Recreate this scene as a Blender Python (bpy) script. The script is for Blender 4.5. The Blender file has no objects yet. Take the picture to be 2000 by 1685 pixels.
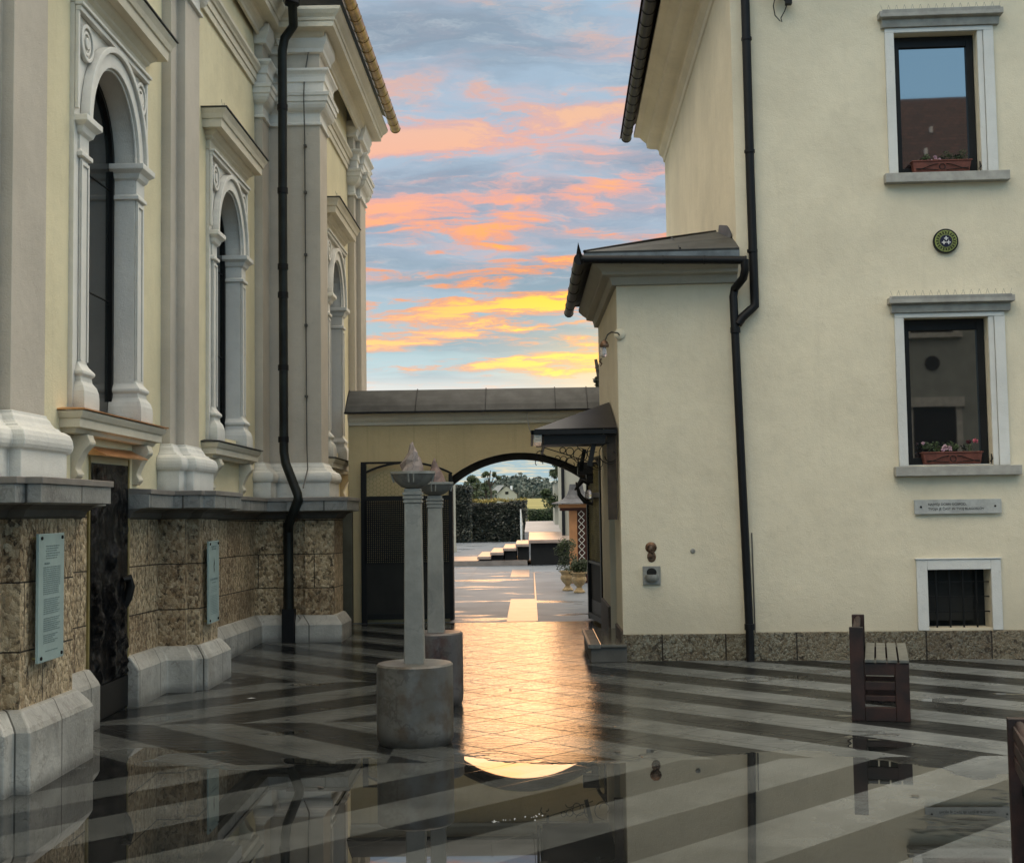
import bpy, bmesh, math, random
from mathutils import Vector, Matrix
R = math.radians
random.seed(7)
sc = bpy.context.scene
COL = sc.collection

# ------------------------------------------------------------------ node helpers
class NT:
    def __init__(s, tree): s.t = tree; s.n = tree.nodes; s.l = tree.links
    def new(s, typ, **kw):
        nd = s.n.new(typ)
        for k, v in kw.items(): setattr(nd, k, v)
        return nd
    def set(s, sock, v):
        if isinstance(v, bpy.types.NodeSocket): s.l.new(v, sock)
        elif isinstance(v, (tuple, list)) and len(v) == 3 and sock.type == 'RGBA': sock.default_value = (*v, 1)
        else: sock.default_value = v
    def m(s, op, a, b=0.0, c=None, clamp=False):
        nd = s.new('ShaderNodeMath', operation=op, use_clamp=clamp)
        s.set(nd.inputs[0], a); s.set(nd.inputs[1], b)
        if c is not None: s.set(nd.inputs[2], c)
        return nd.outputs[0]
    def add(s, a, b): return s.m('ADD', a, b)
    def sub(s, a, b): return s.m('SUBTRACT', a, b)
    def mul(s, a, b): return s.m('MULTIPLY', a, b)
    def div(s, a, b): return s.m('DIVIDE', a, b)
    def smooth(s, x, a, b, lo=0.0, hi=1.0):
        nd = s.new('ShaderNodeMapRange', interpolation_type='SMOOTHSTEP')
        s.set(nd.inputs[0], x); nd.inputs[1].default_value = a; nd.inputs[2].default_value = b
        nd.inputs[3].default_value = lo; nd.inputs[4].default_value = hi
        return nd.outputs[0]
    def mix(s, f, a, b, mode='MIX'):
        nd = s.new('ShaderNodeMix', data_type='RGBA', blend_type=mode)
        s.set(nd.inputs[0], f); s.set(nd.inputs[6], a); s.set(nd.inputs[7], b)
        return nd.outputs[2]
    def xyz(s, v):
        nd = s.new('ShaderNodeSeparateXYZ'); s.l.new(v, nd.inputs[0]); return nd.outputs
    def vec(s, x, y, z):
        nd = s.new('ShaderNodeCombineXYZ')
        s.set(nd.inputs[0], x); s.set(nd.inputs[1], y); s.set(nd.inputs[2], z); return nd.outputs[0]
    def noise(s, vec, scale=5, detail=4, rough=0.5, dist=0.0, color=False):
        nd = s.new('ShaderNodeTexNoise')
        if vec is not None: s.l.new(vec, nd.inputs['Vector'])
        nd.inputs['Scale'].default_value = scale; nd.inputs['Detail'].default_value = detail
        nd.inputs['Roughness'].default_value = rough; nd.inputs['Distortion'].default_value = dist
        return nd.outputs['Color' if color else 'Fac']
    def voro(s, vec, scale=5, feat='F1', out='Distance', rnd=1.0):
        nd = s.new('ShaderNodeTexVoronoi', feature=feat)
        if vec is not None: s.l.new(vec, nd.inputs['Vector'])
        nd.inputs['Scale'].default_value = scale; nd.inputs['Randomness'].default_value = rnd
        return nd.outputs[out]
    def ramp(s, f, stops, interp='LINEAR'):
        nd = s.new('ShaderNodeValToRGB'); nd.color_ramp.interpolation = interp
        e = nd.color_ramp.elements
        while len(e) < len(stops): e.new(0.5)
        for i, (p, c) in enumerate(stops):
            e[i].position = p; e[i].color = (*c, 1) if len(c) == 3 else c
        s.set(nd.inputs[0], f); return nd.outputs[0]
    def bump(s, h, strength=0.3, dist=0.01, normal=None):
        nd = s.new('ShaderNodeBump'); s.l.new(h, nd.inputs['Height'])
        nd.inputs['Strength'].default_value = strength; nd.inputs['Distance'].default_value = dist
        if normal is not None: s.l.new(normal, nd.inputs['Normal'])
        return nd.outputs[0]

def material(name):
    m = bpy.data.materials.new(name); m.use_nodes = True
    t = NT(m.node_tree); t.b = m.node_tree.nodes['Principled BSDF']
    return m, t
def pos(t):
    return t.new('ShaderNodeNewGeometry').outputs['Position']
def sc3(t, v, x, y, z):
    nd = t.new('ShaderNodeMapping'); t.l.new(v, nd.inputs[0]); nd.inputs['Scale'].default_value = (x, y, z)
    return nd.outputs[0]

def plain(name, col, rough=0.5, metal=0.0, var=0.25, vscale=3.0, bump=0.15, bscale=60, stains=0.0, spec=0.5):
    m, t = material(name); p = pos(t)
    n = t.noise(p, vscale, 5, 0.6)
    dark = tuple(c * (1 - var) for c in col); lite = tuple(min(1, c * (1 + var)) for c in col)
    c = t.mix(t.smooth(n, 0.3, 0.7), dark, lite)
    if stains:
        st = t.noise(sc3(t, p, 5, 5, 0.5), 1.6, 5, 0.65)
        c = t.mix(t.mul(t.smooth(st, 0.52, 0.75), stains), c, tuple(x * 0.45 for x in col))
    t.l.new(c, t.b.inputs['Base Color'])
    t.b.inputs['Roughness'].default_value = rough; t.b.inputs['Metallic'].default_value = metal
    t.b.inputs['Specular IOR Level'].default_value = spec
    if bump:
        t.l.new(t.bump(t.noise(p, bscale, 3, 0.6), bump, 0.004), t.b.inputs['Normal'])
    return m

def stucco(name, col, grime=0.25, low=None, recess_dark=0.0, streak=0.0):
    m, t = material(name); p = pos(t); x, y, z = t.xyz(p)
    n1 = t.noise(p, 0.9, 5, 0.6); n2 = t.noise(p, 7, 4, 0.6)
    c = t.mix(t.smooth(n1, 0.3, 0.7), tuple(v * 0.90 for v in col), tuple(v * 1.05 for v in col))
    c = t.mix(t.mul(t.smooth(n2, 0.45, 0.8), 0.18), c, tuple(v * 0.7 for v in col))
    run = t.noise(sc3(t, p, 6, 6, 0.35), 1.5, 5, 0.7)
    c = t.mix(t.mul(t.smooth(run, 0.55, 0.8), grime), c, (col[0] * 0.5, col[1] * 0.5, col[2] * 0.52))
    if low:
        wob = t.add(z, t.mul(t.sub(n2, 0.5), 0.3))
        c = t.mix(t.mul(t.smooth(wob, low[0], low[1], 1, 0), 0.35), c, tuple(v * 0.5 for v in col))
    if streak:
        s1 = t.noise(sc3(t, p, 14, 14, 0.22), 1.3, 4, 0.6); s2 = t.noise(p, 0.6, 3, 0.5)
        c = t.mix(t.mul(t.mul(t.smooth(s1, 0.55, 0.75), t.smooth(s2, 0.42, 0.62)), streak), c, (col[0] * 0.62, col[1] * 0.62, col[2] * 0.60))
        cr = t.m('ABSOLUTE', t.sub(t.noise(p, 1.1, 3, 0.55, 0.8), 0.5))
        c = t.mix(t.mul(t.mul(t.smooth(cr, 0.0, 0.0022, 1, 0), t.smooth(s2, 0.5, 0.6)), 0.15), c, tuple(v * 0.4 for v in col))
    if recess_dark:  # ambient occlusion mixed into the colour: darker recesses, plus noise chips
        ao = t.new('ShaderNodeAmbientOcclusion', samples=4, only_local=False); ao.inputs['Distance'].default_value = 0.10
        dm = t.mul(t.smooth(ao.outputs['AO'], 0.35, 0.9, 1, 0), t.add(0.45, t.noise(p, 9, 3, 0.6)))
        c = t.mix(t.m('MULTIPLY', dm, recess_dark, clamp=True), c, (col[0] * 0.30, col[1] * 0.29, col[2] * 0.27))
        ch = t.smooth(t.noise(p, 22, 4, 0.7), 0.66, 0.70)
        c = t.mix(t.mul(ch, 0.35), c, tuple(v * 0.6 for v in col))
    t.l.new(c, t.b.inputs['Base Color']); t.b.inputs['Roughness'].default_value = 0.85
    t.b.inputs['Specular IOR Level'].default_value = 0.2
    h = t.add(t.add(t.noise(p, 90, 4, 0.7), t.mul(t.noise(p, 15, 3, 0.6), 0.9)), t.mul(t.noise(p, 4, 3, 0.5), 2.0))
    t.l.new(t.bump(h, 0.6, 0.008), t.b.inputs['Normal'])
    return m

def conglomerate(name, rows=True, tint=(1, 1, 1), lit=1.0, rowh=0.41, z0=0.375, vs=34):
    """rough-cut conglomerate blocks with pits and joints; coordinate runs along either wall direction"""
    m, t = material(name); p = pos(t); x, y, z = t.xyz(p)
    zz = t.add(z, t.mul(t.sub(y, 9.0), 0.019)) if rows else z
    s = t.add(x, t.mul(y, 1.0))
    br = t.new('ShaderNodeTexBrick', offset=0.5)
    t.l.new(t.vec(s, t.sub(zz, z0), 0.0), br.inputs['Vector'])
    br.inputs['Scale'].default_value = 1; br.inputs['Brick Width'].default_value = 0.62; br.inputs['Row Height'].default_value = rowh
    br.inputs['Mortar Size'].default_value = 0.006 if rows else 0.008; br.inputs['Mortar Smooth'].default_value = 0.4
    br.inputs['Color1'].default_value = (0, 0, 0, 1); br.inputs['Color2'].default_value = (1, 1, 1, 1); br.inputs['Bias'].default_value = 0
    rnd = t.new('ShaderNodeRGBToBW'); t.l.new(br.outputs['Color'], rnd.inputs[0])
    dn = t.xyz(t.noise(p, 14, 4, 0.7, color=True))
    wp = t.vec(t.add(x, t.mul(dn[0], 0.06)), t.add(y, t.mul(dn[1], 0.06)), t.add(z, t.mul(dn[2], 0.07)))
    st = sc3(t, wp, 1, 1, 0.75)
    v1 = t.voro(st, vs, 'F1', 'Distance'); v2 = t.voro(st, vs, 'F1', 'Color')
    hs = t.xyz(v2)
    peb = t.ramp(hs[0], [(0.0, tuple(a * b * lit for a, b in zip((0.08, 0.055, 0.028), tint))), (0.3, tuple(a * b * lit for a, b in zip((0.32, 0.215, 0.11), tint))),
                         (0.6, tuple(a * b * lit for a, b in zip((0.52, 0.41, 0.26), tint))), (1.0, tuple(a * b * lit for a, b in zip((0.72, 0.62, 0.45), tint)))])
    big = t.noise(p, 3.2, 4, 0.6)
    peb = t.mix(t.mul(t.smooth(big, 0.40, 0.64), 0.42), peb, (0.15 * lit, 0.088 * lit, 0.042 * lit))
    peb = t.mix(t.mul(rnd.outputs[0], 0.5), peb, (0.42 * lit, 0.34 * lit, 0.22 * lit))
    peb = t.mix(t.mul(t.smooth(rnd.outputs[0], 0.30, 0.34, 1, 0), 0.38), peb, (0.13 * lit, 0.078 * lit, 0.04 * lit))
    fine = t.noise(st, 60, 5, 0.75)
    pit = t.smooth(t.noise(st, 20, 4, 0.65), 0.58, 0.65)
    peb = t.mix(t.mul(t.smooth(fine, 0.35, 0.75), 0.35), peb, (0.55 * lit, 0.46 * lit, 0.32 * lit))
    peb = t.mix(t.mul(pit, 0.75), peb, (0.045, 0.03, 0.018))
    c = t.mix(t.mul(br.outputs['Fac'], 0.95), peb, (0.03, 0.022, 0.015))
    t.l.new(c, t.b.inputs['Base Color']); t.b.inputs['Roughness'].default_value = 0.62
    h = t.sub(t.sub(t.mul(fine, 0.6), t.mul(v1, 0.8)), t.add(t.mul(pit, 1.2), t.mul(br.outputs['Fac'], 1.6)))
    t.l.new(t.bump(h, 1.0, 0.03), t.b.inputs['Normal'])
    return m

def marble(name, base=(0.42, 0.43, 0.42), vein=(0.10, 0.09, 0.09), rough=0.4, joint=0.0, vs=2.2, warm=None, wet=0.0):
    m, t = material(name); p = pos(t); x, y, z = t.xyz(p)
    d = t.noise(p, 3, 4, 0.6, color=True)
    nd = t.new('ShaderNodeVectorMath', operation='MULTIPLY_ADD'); t.l.new(d, nd.inputs[0])
    nd.inputs[1].default_value = (0.6, 0.6, 0.6); t.l.new(p, nd.inputs[2]); wp = nd.outputs[0]
    v = t.m('ABSOLUTE', t.sub(t.noise(wp, vs, 5, 0.55), 0.5))
    veins = t.smooth(v, 0.0, 0.022, 1, 0)
    n = t.noise(p, 2.2, 5, 0.65)
    c = t.mix(t.smooth(n, 0.3, 0.72), tuple(b * 0.68 for b in base), tuple(min(1, b * 1.15) for b in base))
    if warm: c = t.mix(t.mul(t.smooth(t.noise(p, 3.5, 4, 0.6), 0.48, 0.62), 0.8), c, warm)
    c = t.mix(t.mul(veins, 0.45), c, vein)
    c = t.mix(t.mul(t.smooth(t.noise(p, 40, 3, 0.7), 0.5, 0.75), 0.25), c, tuple(b * 0.5 for b in base))
    h = t.noise(p, 45, 4, 0.6)
    if joint:
        j = t.m('FRACT', t.div(t.add(t.add(x, y), 20), joint)); jm = t.smooth(t.m('ABSOLUTE', t.sub(j, 0.5)), 0.484, 0.496)
        wn = t.new('ShaderNodeTexWhiteNoise', noise_dimensions='1D'); t.l.new(t.m('FLOOR', t.add(t.div(t.add(t.add(x, y), 20), joint), 0.5)), wn.inputs['W'])
        c = t.mix(t.mul(wn.outputs['Value'], 0.45), c, tuple(b * 0.5 for b in base))
        c = t.mix(t.mul(jm, 0.9), c, (0.03, 0.03, 0.025)); h = t.add(t.sub(h, t.mul(jm, 4)), t.mul(t.noise(p, 9, 5, 0.65), 3.5))
    if wet: c = t.mix(t.mul(t.smooth(z, 0.0, wet, 1, 0), 0.7), c, tuple(b * 0.25 for b in base))
    t.l.new(c, t.b.inputs['Base Color']); t.b.inputs['Roughness'].default_value = rough
    t.l.new(t.bump(h, 0.3, 0.012 if joint else 0.006), t.b.inputs['Normal'])
    return m

M = {}
M['cream'] = stucco('church yellow render', (0.82, 0.735, 0.50), 0.15, streak=0.25)
M['creamhouse'] = stucco('house cream render', (0.74, 0.665, 0.505), 0.12, (0.2, 0.9), streak=0.12)
M['creamgate'] = stucco('gate wall ochre render', (0.62, 0.50, 0.29), 0.25, streak=0.4)
M['pil'] = stucco('pilaster grey beige paint', (0.60, 0.54, 0.455), 0.15, recess_dark=0.45)
M['trim'] = stucco('white window trim paint', (0.84, 0.81, 0.745), 0.15, recess_dark=0.5)
M['trimwarm'] = stucco('warm cornice paint', (0.78, 0.71, 0.57), 0.18, recess_dark=0.55)
M['basew'] = stucco('white lime base', (0.82, 0.80, 0.74), 0.5, recess_dark=0.7)
M['house trim'] = stucco('house window stone paint', (0.68, 0.68, 0.65), 0.2, recess_dark=0.5)
M['house hood'] = plain('grey hood stone', (0.34, 0.33, 0.30), 0.8, var=0.15, vscale=8, bump=0.3)
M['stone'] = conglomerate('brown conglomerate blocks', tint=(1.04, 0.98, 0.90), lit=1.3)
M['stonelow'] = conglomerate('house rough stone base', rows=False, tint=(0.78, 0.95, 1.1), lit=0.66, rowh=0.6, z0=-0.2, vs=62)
M['marble'] = marble('pale veined marble', (0.50, 0.49, 0.445), vein=(0.16, 0.14, 0.12), vs=3.0, joint=0.62, wet=0.10)
M['ledge'] = marble('grey marble ledge', (0.34, 0.34, 0.32), joint=0.8, vs=1.6)
M['ledgetop'] = plain('ledge top slab', (0.22, 0.20, 0.18), 0.5, var=0.2)
M['cove'] = plain('dark stone cove', (0.085, 0.08, 0.07), 0.7, var=0.2)
M['drum'] = marble('weathered drum marble', (0.155, 0.148, 0.132), vein=(0.04, 0.03, 0.02), vs=1.2, warm=(0.085, 0.06, 0.038), rough=0.35, wet=0.14)
M['reddrum'] = marble('red veined drum marble', (0.13, 0.115, 0.108), vein=(0.012, 0.01, 0.01), vs=1.5, warm=(0.075, 0.038, 0.032), rough=0.3, wet=0.12)
M['shaft'] = marble('grey pillar marble', (0.29, 0.285, 0.255), vein=(0.15, 0.15, 0.14), vs=1.3)
M['bowl'] = marble('dark bowl stone', (0.19, 0.185, 0.165), vs=2.0, rough=0.5)
M['pinkstone'] = marble('rough pink crystal stone', (0.20, 0.13, 0.11), vein=(0.04, 0.02, 0.015), vs=7, warm=(0.26, 0.22, 0.20), rough=0.5)
M['black'] = plain('black iron', (0.008, 0.008, 0.008), 0.5, 0.0, var=0.3, spec=0.25)
M['blackpipe'] = plain('black painted pipe', (0.006, 0.006, 0.007), 0.5, 0.0, var=0.3, vscale=6, spec=0.25)
M['patina'] = plain('dark copper pipe', (0.009, 0.012, 0.011), 0.5, 0.0, var=0.6, vscale=4, spec=0.3)
M['glass'] = plain('dark church glass', (0.012, 0.014, 0.014), 0.12, 0.0, var=0.4, vscale=2, bump=0.05, bscale=12)
M['rust'] = plain('rust red steel', (0.024, 0.008, 0.005), 0.6, 0.0, var=0.7, vscale=5, bump=0.3, bscale=80)
M['darkwood'] = plain('dark brown timber', (0.055, 0.04, 0.028), 0.7, var=0.35, vscale=5)
M['slat'] = plain('grey weathered slats', (0.12, 0.12, 0.105), 0.4, var=0.3, vscale=12)
M['tin'] = plain('dark sheet metal', (0.036, 0.038, 0.037), 0.58, 0.0, var=0.45, vscale=4, bump=0.4, bscale=5, stains=0.5)
M['tinlite'] = plain('zinc sheet', (0.13, 0.135, 0.135), 0.42, 0.5, var=0.3, vscale=5, bump=0.3, bscale=6)
M['brass'] = plain('brass gutter', (0.30, 0.19, 0.065), 0.3, 1.0, var=0.45, vscale=6)
M['brassdull'] = plain('dull brass strip', (0.30, 0.25, 0.10), 0.5, 0.5, var=0.3)
M['copper'] = plain('bright copper sheet', (0.75, 0.42, 0.22), 0.3, 1.0, var=0.2)
M['bluesign'] = plain('pale blue glass panel', (0.33, 0.43, 0.41), 0.25, var=0.08, vscale=5, bump=0.0)
M['ink'] = plain('dark engraved ink', (0.11, 0.17, 0.17), 0.7, var=0.1, bump=0.0)
M['inkblack'] = plain('black paint letters', (0.02, 0.02, 0.02), 0.8, var=0.1, bump=0.0, spec=0.1)
M['signstone'] = marble('white marble sign', (0.46, 0.47, 0.45), vein=(0.33, 0.33, 0.32), vs=2.2)
M['terracotta'] = plain('terracotta', (0.14, 0.042, 0.028), 0.7, var=0.25, vscale=15)
M['bronze'] = plain('bronze relief', (0.13, 0.075, 0.045), 0.4, 0.7, var=0.6, vscale=30, bump=0.6, bscale=40)
M['pinkpaint'] = plain('orange painted post', (0.50, 0.25, 0.12), 0.7, var=0.15)
M['whitepaint'] = plain('white paint', (0.72, 0.72, 0.70), 0.6, var=0.1)
M['maroon'] = plain('maroon panel', (0.05, 0.012, 0.008), 0.6)
M['urn'] = plain('sandstone urn', (0.42, 0.31, 0.17), 0.7, var=0.25, vscale=14, bump=0.3)
M['slabwarm'] = plain('polished pinkish slab', (0.34, 0.26, 0.22), 0.3, var=0.15, vscale=3, bump=0.15, bscale=20)
M['slabedge'] = plain('slab edge stone', (0.22, 0.19, 0.17), 0.6, var=0.2)
M['palewall'] = stucco('pale distant wall', (0.42, 0.40, 0.33), 0.2)
M['tip'] = plain('flower pink', (0.55, 0.12, 0.17), 0.6, var=0.4, vscale=30, bump=0)
M['medgreen'] = plain('medallion green enamel', (0.22, 0.25, 0.07), 0.35, var=0.5, vscale=60, bump=0.2)
M['medblue'] = plain('medallion dark blue', (0.012, 0.012, 0.035), 0.3, var=0.2)

def leafmat(name, a, b, rough=0.6, trans=0.0):
    m, t = material(name); p = pos(t)
    n = t.noise(p, 3.0 if 'far' not in name else 0.12, 4, 0.6)
    c = t.mix(t.smooth(n, 0.35, 0.68), a, b)
    inf = t.new('ShaderNodeNewGeometry').outputs['Random Per Island']
    c = t.mix(t.mul(inf, 0.5), c, tuple(v * 0.4 for v in a))
    t.l.new(c, t.b.inputs['Base Color']); t.b.inputs['Roughness'].default_value = rough
    return m
M['leaf'] = leafmat('dark shrub leaves', (0.03, 0.05, 0.02), (0.07, 0.11, 0.035))
M['ivy'] = leafmat('ivy leaves', (0.018, 0.022, 0.016), (0.055, 0.062, 0.045), 0.35)
M['ivytop'] = leafmat('yellow ivy tops', (0.16, 0.13, 0.02), (0.36, 0.26, 0.04))
M['treeleaf'] = leafmat('tree leaves', (0.04, 0.06, 0.025), (0.11, 0.14, 0.06))
M['fartree'] = leafmat('far forest leaves', (0.045, 0.065, 0.05), (0.085, 0.11, 0.085))
M['bark'] = plain('bark', (0.05, 0.038, 0.028), 0.9, var=0.3)

# roof tiles for the facing wing
def tiles():
    m, t = material('red plain tiles'); p = pos(t); x, y, z = t.xyz(p)
    br = t.new('ShaderNodeTexBrick', offset=0.5); t.l.new(t.vec(x, t.mul(z, 1.0), 0.0), br.inputs['Vector'])
    br.inputs['Scale'].default_value = 1; br.inputs['Brick Width'].default_value = 0.2; br.inputs['Row Height'].default_value = 0.12
    br.inputs['Mortar Size'].default_value = 0.012
    br.inputs['Color1'].default_value = (0.035, 0.014, 0.011, 1); br.inputs['Color2'].default_value = (0.075, 0.028, 0.021, 1)
    br.inputs['Mortar'].default_value = (0.015, 0.01, 0.01, 1)
    t.l.new(br.outputs['Color'], t.b.inputs['Base Color']); t.b.inputs['Roughness'].default_value = 0.8
    t.l.new(t.bump(t.sub(1, br.outputs['Fac']), 0.6, 0.02), t.b.inputs['Normal'])
    return m
M['tiles'] = tiles()

def windowglass(name, tint=(0.50, 0.54, 0.56)):
    m, t = material(name); t.b.inputs['Base Color'].default_value = (0.01, 0.012, 0.014, 1)
    t.b.inputs['Roughness'].default_value = 0.02; t.b.inputs['IOR'].default_value = 3.2
    p = pos(t); t.l.new(t.bump(t.noise(p, 1.5, 2), 0.02, 0.01), t.b.inputs['Normal'])
    return m
M['pane'] = windowglass('reflecting window glass')
def lampglass():
    m, t = material('clear lamp glass'); t.b.inputs['Transmission Weight'].default_value = 0.85
    t.b.inputs['Base Color'].default_value = (0.9, 0.85, 0.85, 1); t.b.inputs['Roughness'].default_value = 0.08; t.b.inputs['IOR'].default_value = 1.3
    return m
M['lampglass'] = lampglass()
def poly():
    m, t = material('translucent roof sheet'); t.b.inputs['Transmission Weight'].default_value = 0.6
    t.b.inputs['Base Color'].default_value = (0.95, 0.85, 0.7, 1); t.b.inputs['Roughness'].default_value = 0.2
    return m
M['poly'] = poly()
M['facingwall'] = plain('dark facing wall', (0.20, 0.21, 0.19), 0.85, var=0.1)  # even dark tone for the wall mirrored in the panes
M['annexcornice'] = stucco('annex cornice grey paint', (0.44, 0.42, 0.36), 0.2, recess_dark=0.5)
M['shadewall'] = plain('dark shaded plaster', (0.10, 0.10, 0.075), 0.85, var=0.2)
M['slabdark'] = plain('dark polished step slab', (0.10, 0.09, 0.07), 0.14, var=0.2, bump=0.1, bscale=15)
M['kioskroof'] = plain('grey slate roof', (0.10, 0.105, 0.12), 0.6, var=0.3, vscale=10)
M['canopysheet'] = plain('brown black canopy sheet', (0.022, 0.017, 0.015), 0.42, 0.0, var=0.4, vscale=3, spec=0.35)

# ---- wet striped paving
def paving():
    m, t = material('wet chevron granite paving'); p = pos(t); x, y, z = t.xyz(p)
    r2 = math.sqrt(2)
    pp = t.div(t.add(x, y), r2); qq = t.div(t.sub(y, x), r2)
    # zones
    left = t.smooth(t.add(x, t.mul(y, 0.0)), -0.95, -0.94, 1, 0)            # left field
    far = t.smooth(y, 12.55, 12.56); mid = t.mul(t.smooth(y, 10.25, 10.26), t.sub(1, far))
    near = t.smooth(t.add(y, t.mul(left, 0.0)), 8.62, 8.63, 1, 0)
    # F=ascending(q) where near or (left and mid)
    isF = t.m('MAXIMUM', near, t.mul(left, mid))
    offp = t.mul(t.mul(left, t.sub(1, far)), 0.436)
    cp = t.m('FRACT', t.div(t.sub(t.add(pp, offp), 7.36 - 8.72), 0.872))
    offq = t.mul(t.mul(left, mid), -0.30)
    cq = t.m('FRACT', t.div(t.sub(t.add(qq, offq), 4.53 - 8.9), 0.89))
    c = t.add(t.mul(cp, t.sub(1, isF)), t.mul(cq, isF))
    light = t.mul(t.smooth(c, 0.0, 0.012), t.smooth(c, 0.5, 0.512, 1, 0))
    # joints
    def jm(v, per, w):
        f = t.m('ABSOLUTE', t.sub(t.m('FRACT', t.div(t.add(v, 50.0), per)), 0.5)); return t.smooth(f, 0.5 - w / per, 0.5 - w * 0.4 / per)
    jp = jm(t.sub(pp, 7.36), 0.436, 0.007); jq = jm(t.sub(qq, 4.53), 0.445, 0.007)
    jl = jm(t.sub(qq, 4.4), 0.89, 0.006); jl2 = jm(t.sub(pp, 7.0), 0.872, 0.006)
    glare = t.mul(t.smooth(x, -0.95, -0.6), t.smooth(x, 0.55, 0.95, 1, 0))
    joint = t.m('MAXIMUM', t.add(t.mul(jp, t.sub(1, isF)), t.mul(jq, isF)), t.mul(0.6, t.add(t.mul(jl, t.sub(1, isF)), t.mul(jl2, isF))))
    joint = t.mul(joint, t.smooth(y, 8.4, 9.0, 0.12, 0.38)); joint = t.m('MAXIMUM', joint, t.mul(glare, t.mul(t.smooth(y, 8.3, 8.8), t.m('MAXIMUM', jp, jq))))
    g = t.noise(p, 120, 3, 0.7); n = t.noise(p, 1.7, 5, 0.65)
    # per slab tone
    cell = t.new('ShaderNodeTexWhiteNoise'); t.l.new(t.vec(t.m('FLOOR', t.div(t.sub(pp, 7.36), 0.436)), t.m('FLOOR', t.div(t.sub(qq, 4.53), 0.89)), 0.0), cell.inputs['Vector'])
    ld = t.mix(t.smooth(n, 0.3, 0.7), (0.062, 0.067, 0.066), (0.125, 0.132, 0.128))
    ld = t.mix(t.mul(cell.outputs['Value'], 0.35), ld, (0.06, 0.063, 0.058))
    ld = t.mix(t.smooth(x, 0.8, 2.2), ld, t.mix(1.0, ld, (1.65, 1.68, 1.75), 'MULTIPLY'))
    dk = t.mix(t.smooth(n, 0.3, 0.7), (0.006, 0.007, 0.008), (0.018, 0.019, 0.019))
    col = t.mix(light, dk, ld)
    col = t.mix(t.mul(t.smooth(g, 0.42, 0.66), 0.5), col, t.mix(0.5, col, (0.02, 0.02, 0.02)))
    # puddles: still water in the foreground and in patches
    pn = t.noise(p, 0.9, 3, 0.5)
    pn2 = t.noise(p, 5.0, 3, 0.6)
    edge = t.add(y, t.add(t.mul(t.sub(pn, 0.5), t.add(1.4, t.add(t.smooth(x, 0.7, 1.6, 0, 2.2), t.smooth(x, -1.6, -0.9, 2.0, 0)))), t.add(t.mul(t.sub(pn2, 0.5), 0.35), t.mul(t.m('MAXIMUM', t.sub(x, 0.6), 0.0), 0.30))))
    pud = t.smooth(edge, 8.72, 8.84, 1, 0)
    patch = t.smooth(t.add(t.noise(sc3(t, p, 1, 1.5, 1), 1.05, 2, 0.5), t.mul(pn2, 0.05)), 0.655, 0.668)
    patch = t.mul(t.mul(patch, t.smooth(y, 12.5, 13.5, 1, 0)), t.sub(1, t.mul(t.smooth(x, -0.9, -0.7), t.smooth(x, 0.5, 0.7, 1, 0))))
    pud = t.m('MAXIMUM', pud, patch)
    dry = t.mul(t.smooth(t.noise(p, 0.8, 4, 0.6), 0.50, 0.62), t.mul(t.smooth(x, 1.3, 2.2), t.smooth(y, 7.2, 8.2, 1, 0)))
    pud = t.mul(pud, t.sub(1, t.mul(dry, 0.8)))
    col = t.mix(t.mul(joint, 0.7), col, (0.015, 0.015, 0.014))
    col = t.mix(t.mul(pud, 0.35), col, t.mix(0.6, col, (0.008, 0.009, 0.008)))
    t.l.new(col, t.b.inputs['Base Color'])
    damp = t.noise(p, 2.3, 4, 0.6)
    rw = t.add(t.smooth(damp, 0.35, 0.65, 0.055, 0.13), t.mul(t.smooth(t.noise(p, 1.3, 4, 0.65), 0.5, 0.66), t.mul(t.smooth(x, 0.9, 1.6), 0.10))); rw = t.add(rw, t.add(t.mul(t.smooth(x, 0.75, 1.15), 0.20), t.mul(t.smooth(x, -1.25, -0.9, 1, 0), 0.08)))
    rough = t.add(t.add(t.mul(t.sub(1, pud), rw), t.mul(pud, 0.012)), t.mul(joint, 0.4))
    t.l.new(rough, t.b.inputs['Roughness'])
    t.b.inputs['IOR'].default_value = 1.34
    h = t.add(t.add(t.mul(g, 0.30), t.mul(t.noise(p, 32, 3, 0.6), 0.9)), t.mul(t.noise(sc3(t, p, 0.8, 3.2, 1), 5.5, 3, 0.6), t.smooth(y, 8.6, 14.0, 3.0, 4.8)))
    h = t.sub(h, t.mul(joint, 1.2))
    h = t.mul(h, t.sub(1, pud))
    h = t.add(h, t.mul(t.noise(p, 3.0, 2), t.mul(pud, 0.03)))
    bp = t.bump(h, 0.40, 0.0035)
    t.l.new(bp, t.b.inputs['Normal'])
    # water film: strong specular coat
    side_ = t.m('MAXIMUM', t.smooth(x, 0.75, 1.15), t.mul(t.smooth(x, -1.25, -0.9, 1, 0), 0.55))
    slev = t.sub(t.sub(0.5, t.mul(joint, 0.42)), t.mul(t.mul(side_, t.sub(1, pud)), 0.33))
    t.l.new(slev, t.b.inputs['Specular IOR Level'])
    return m
M['paving'] = paving()

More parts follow.
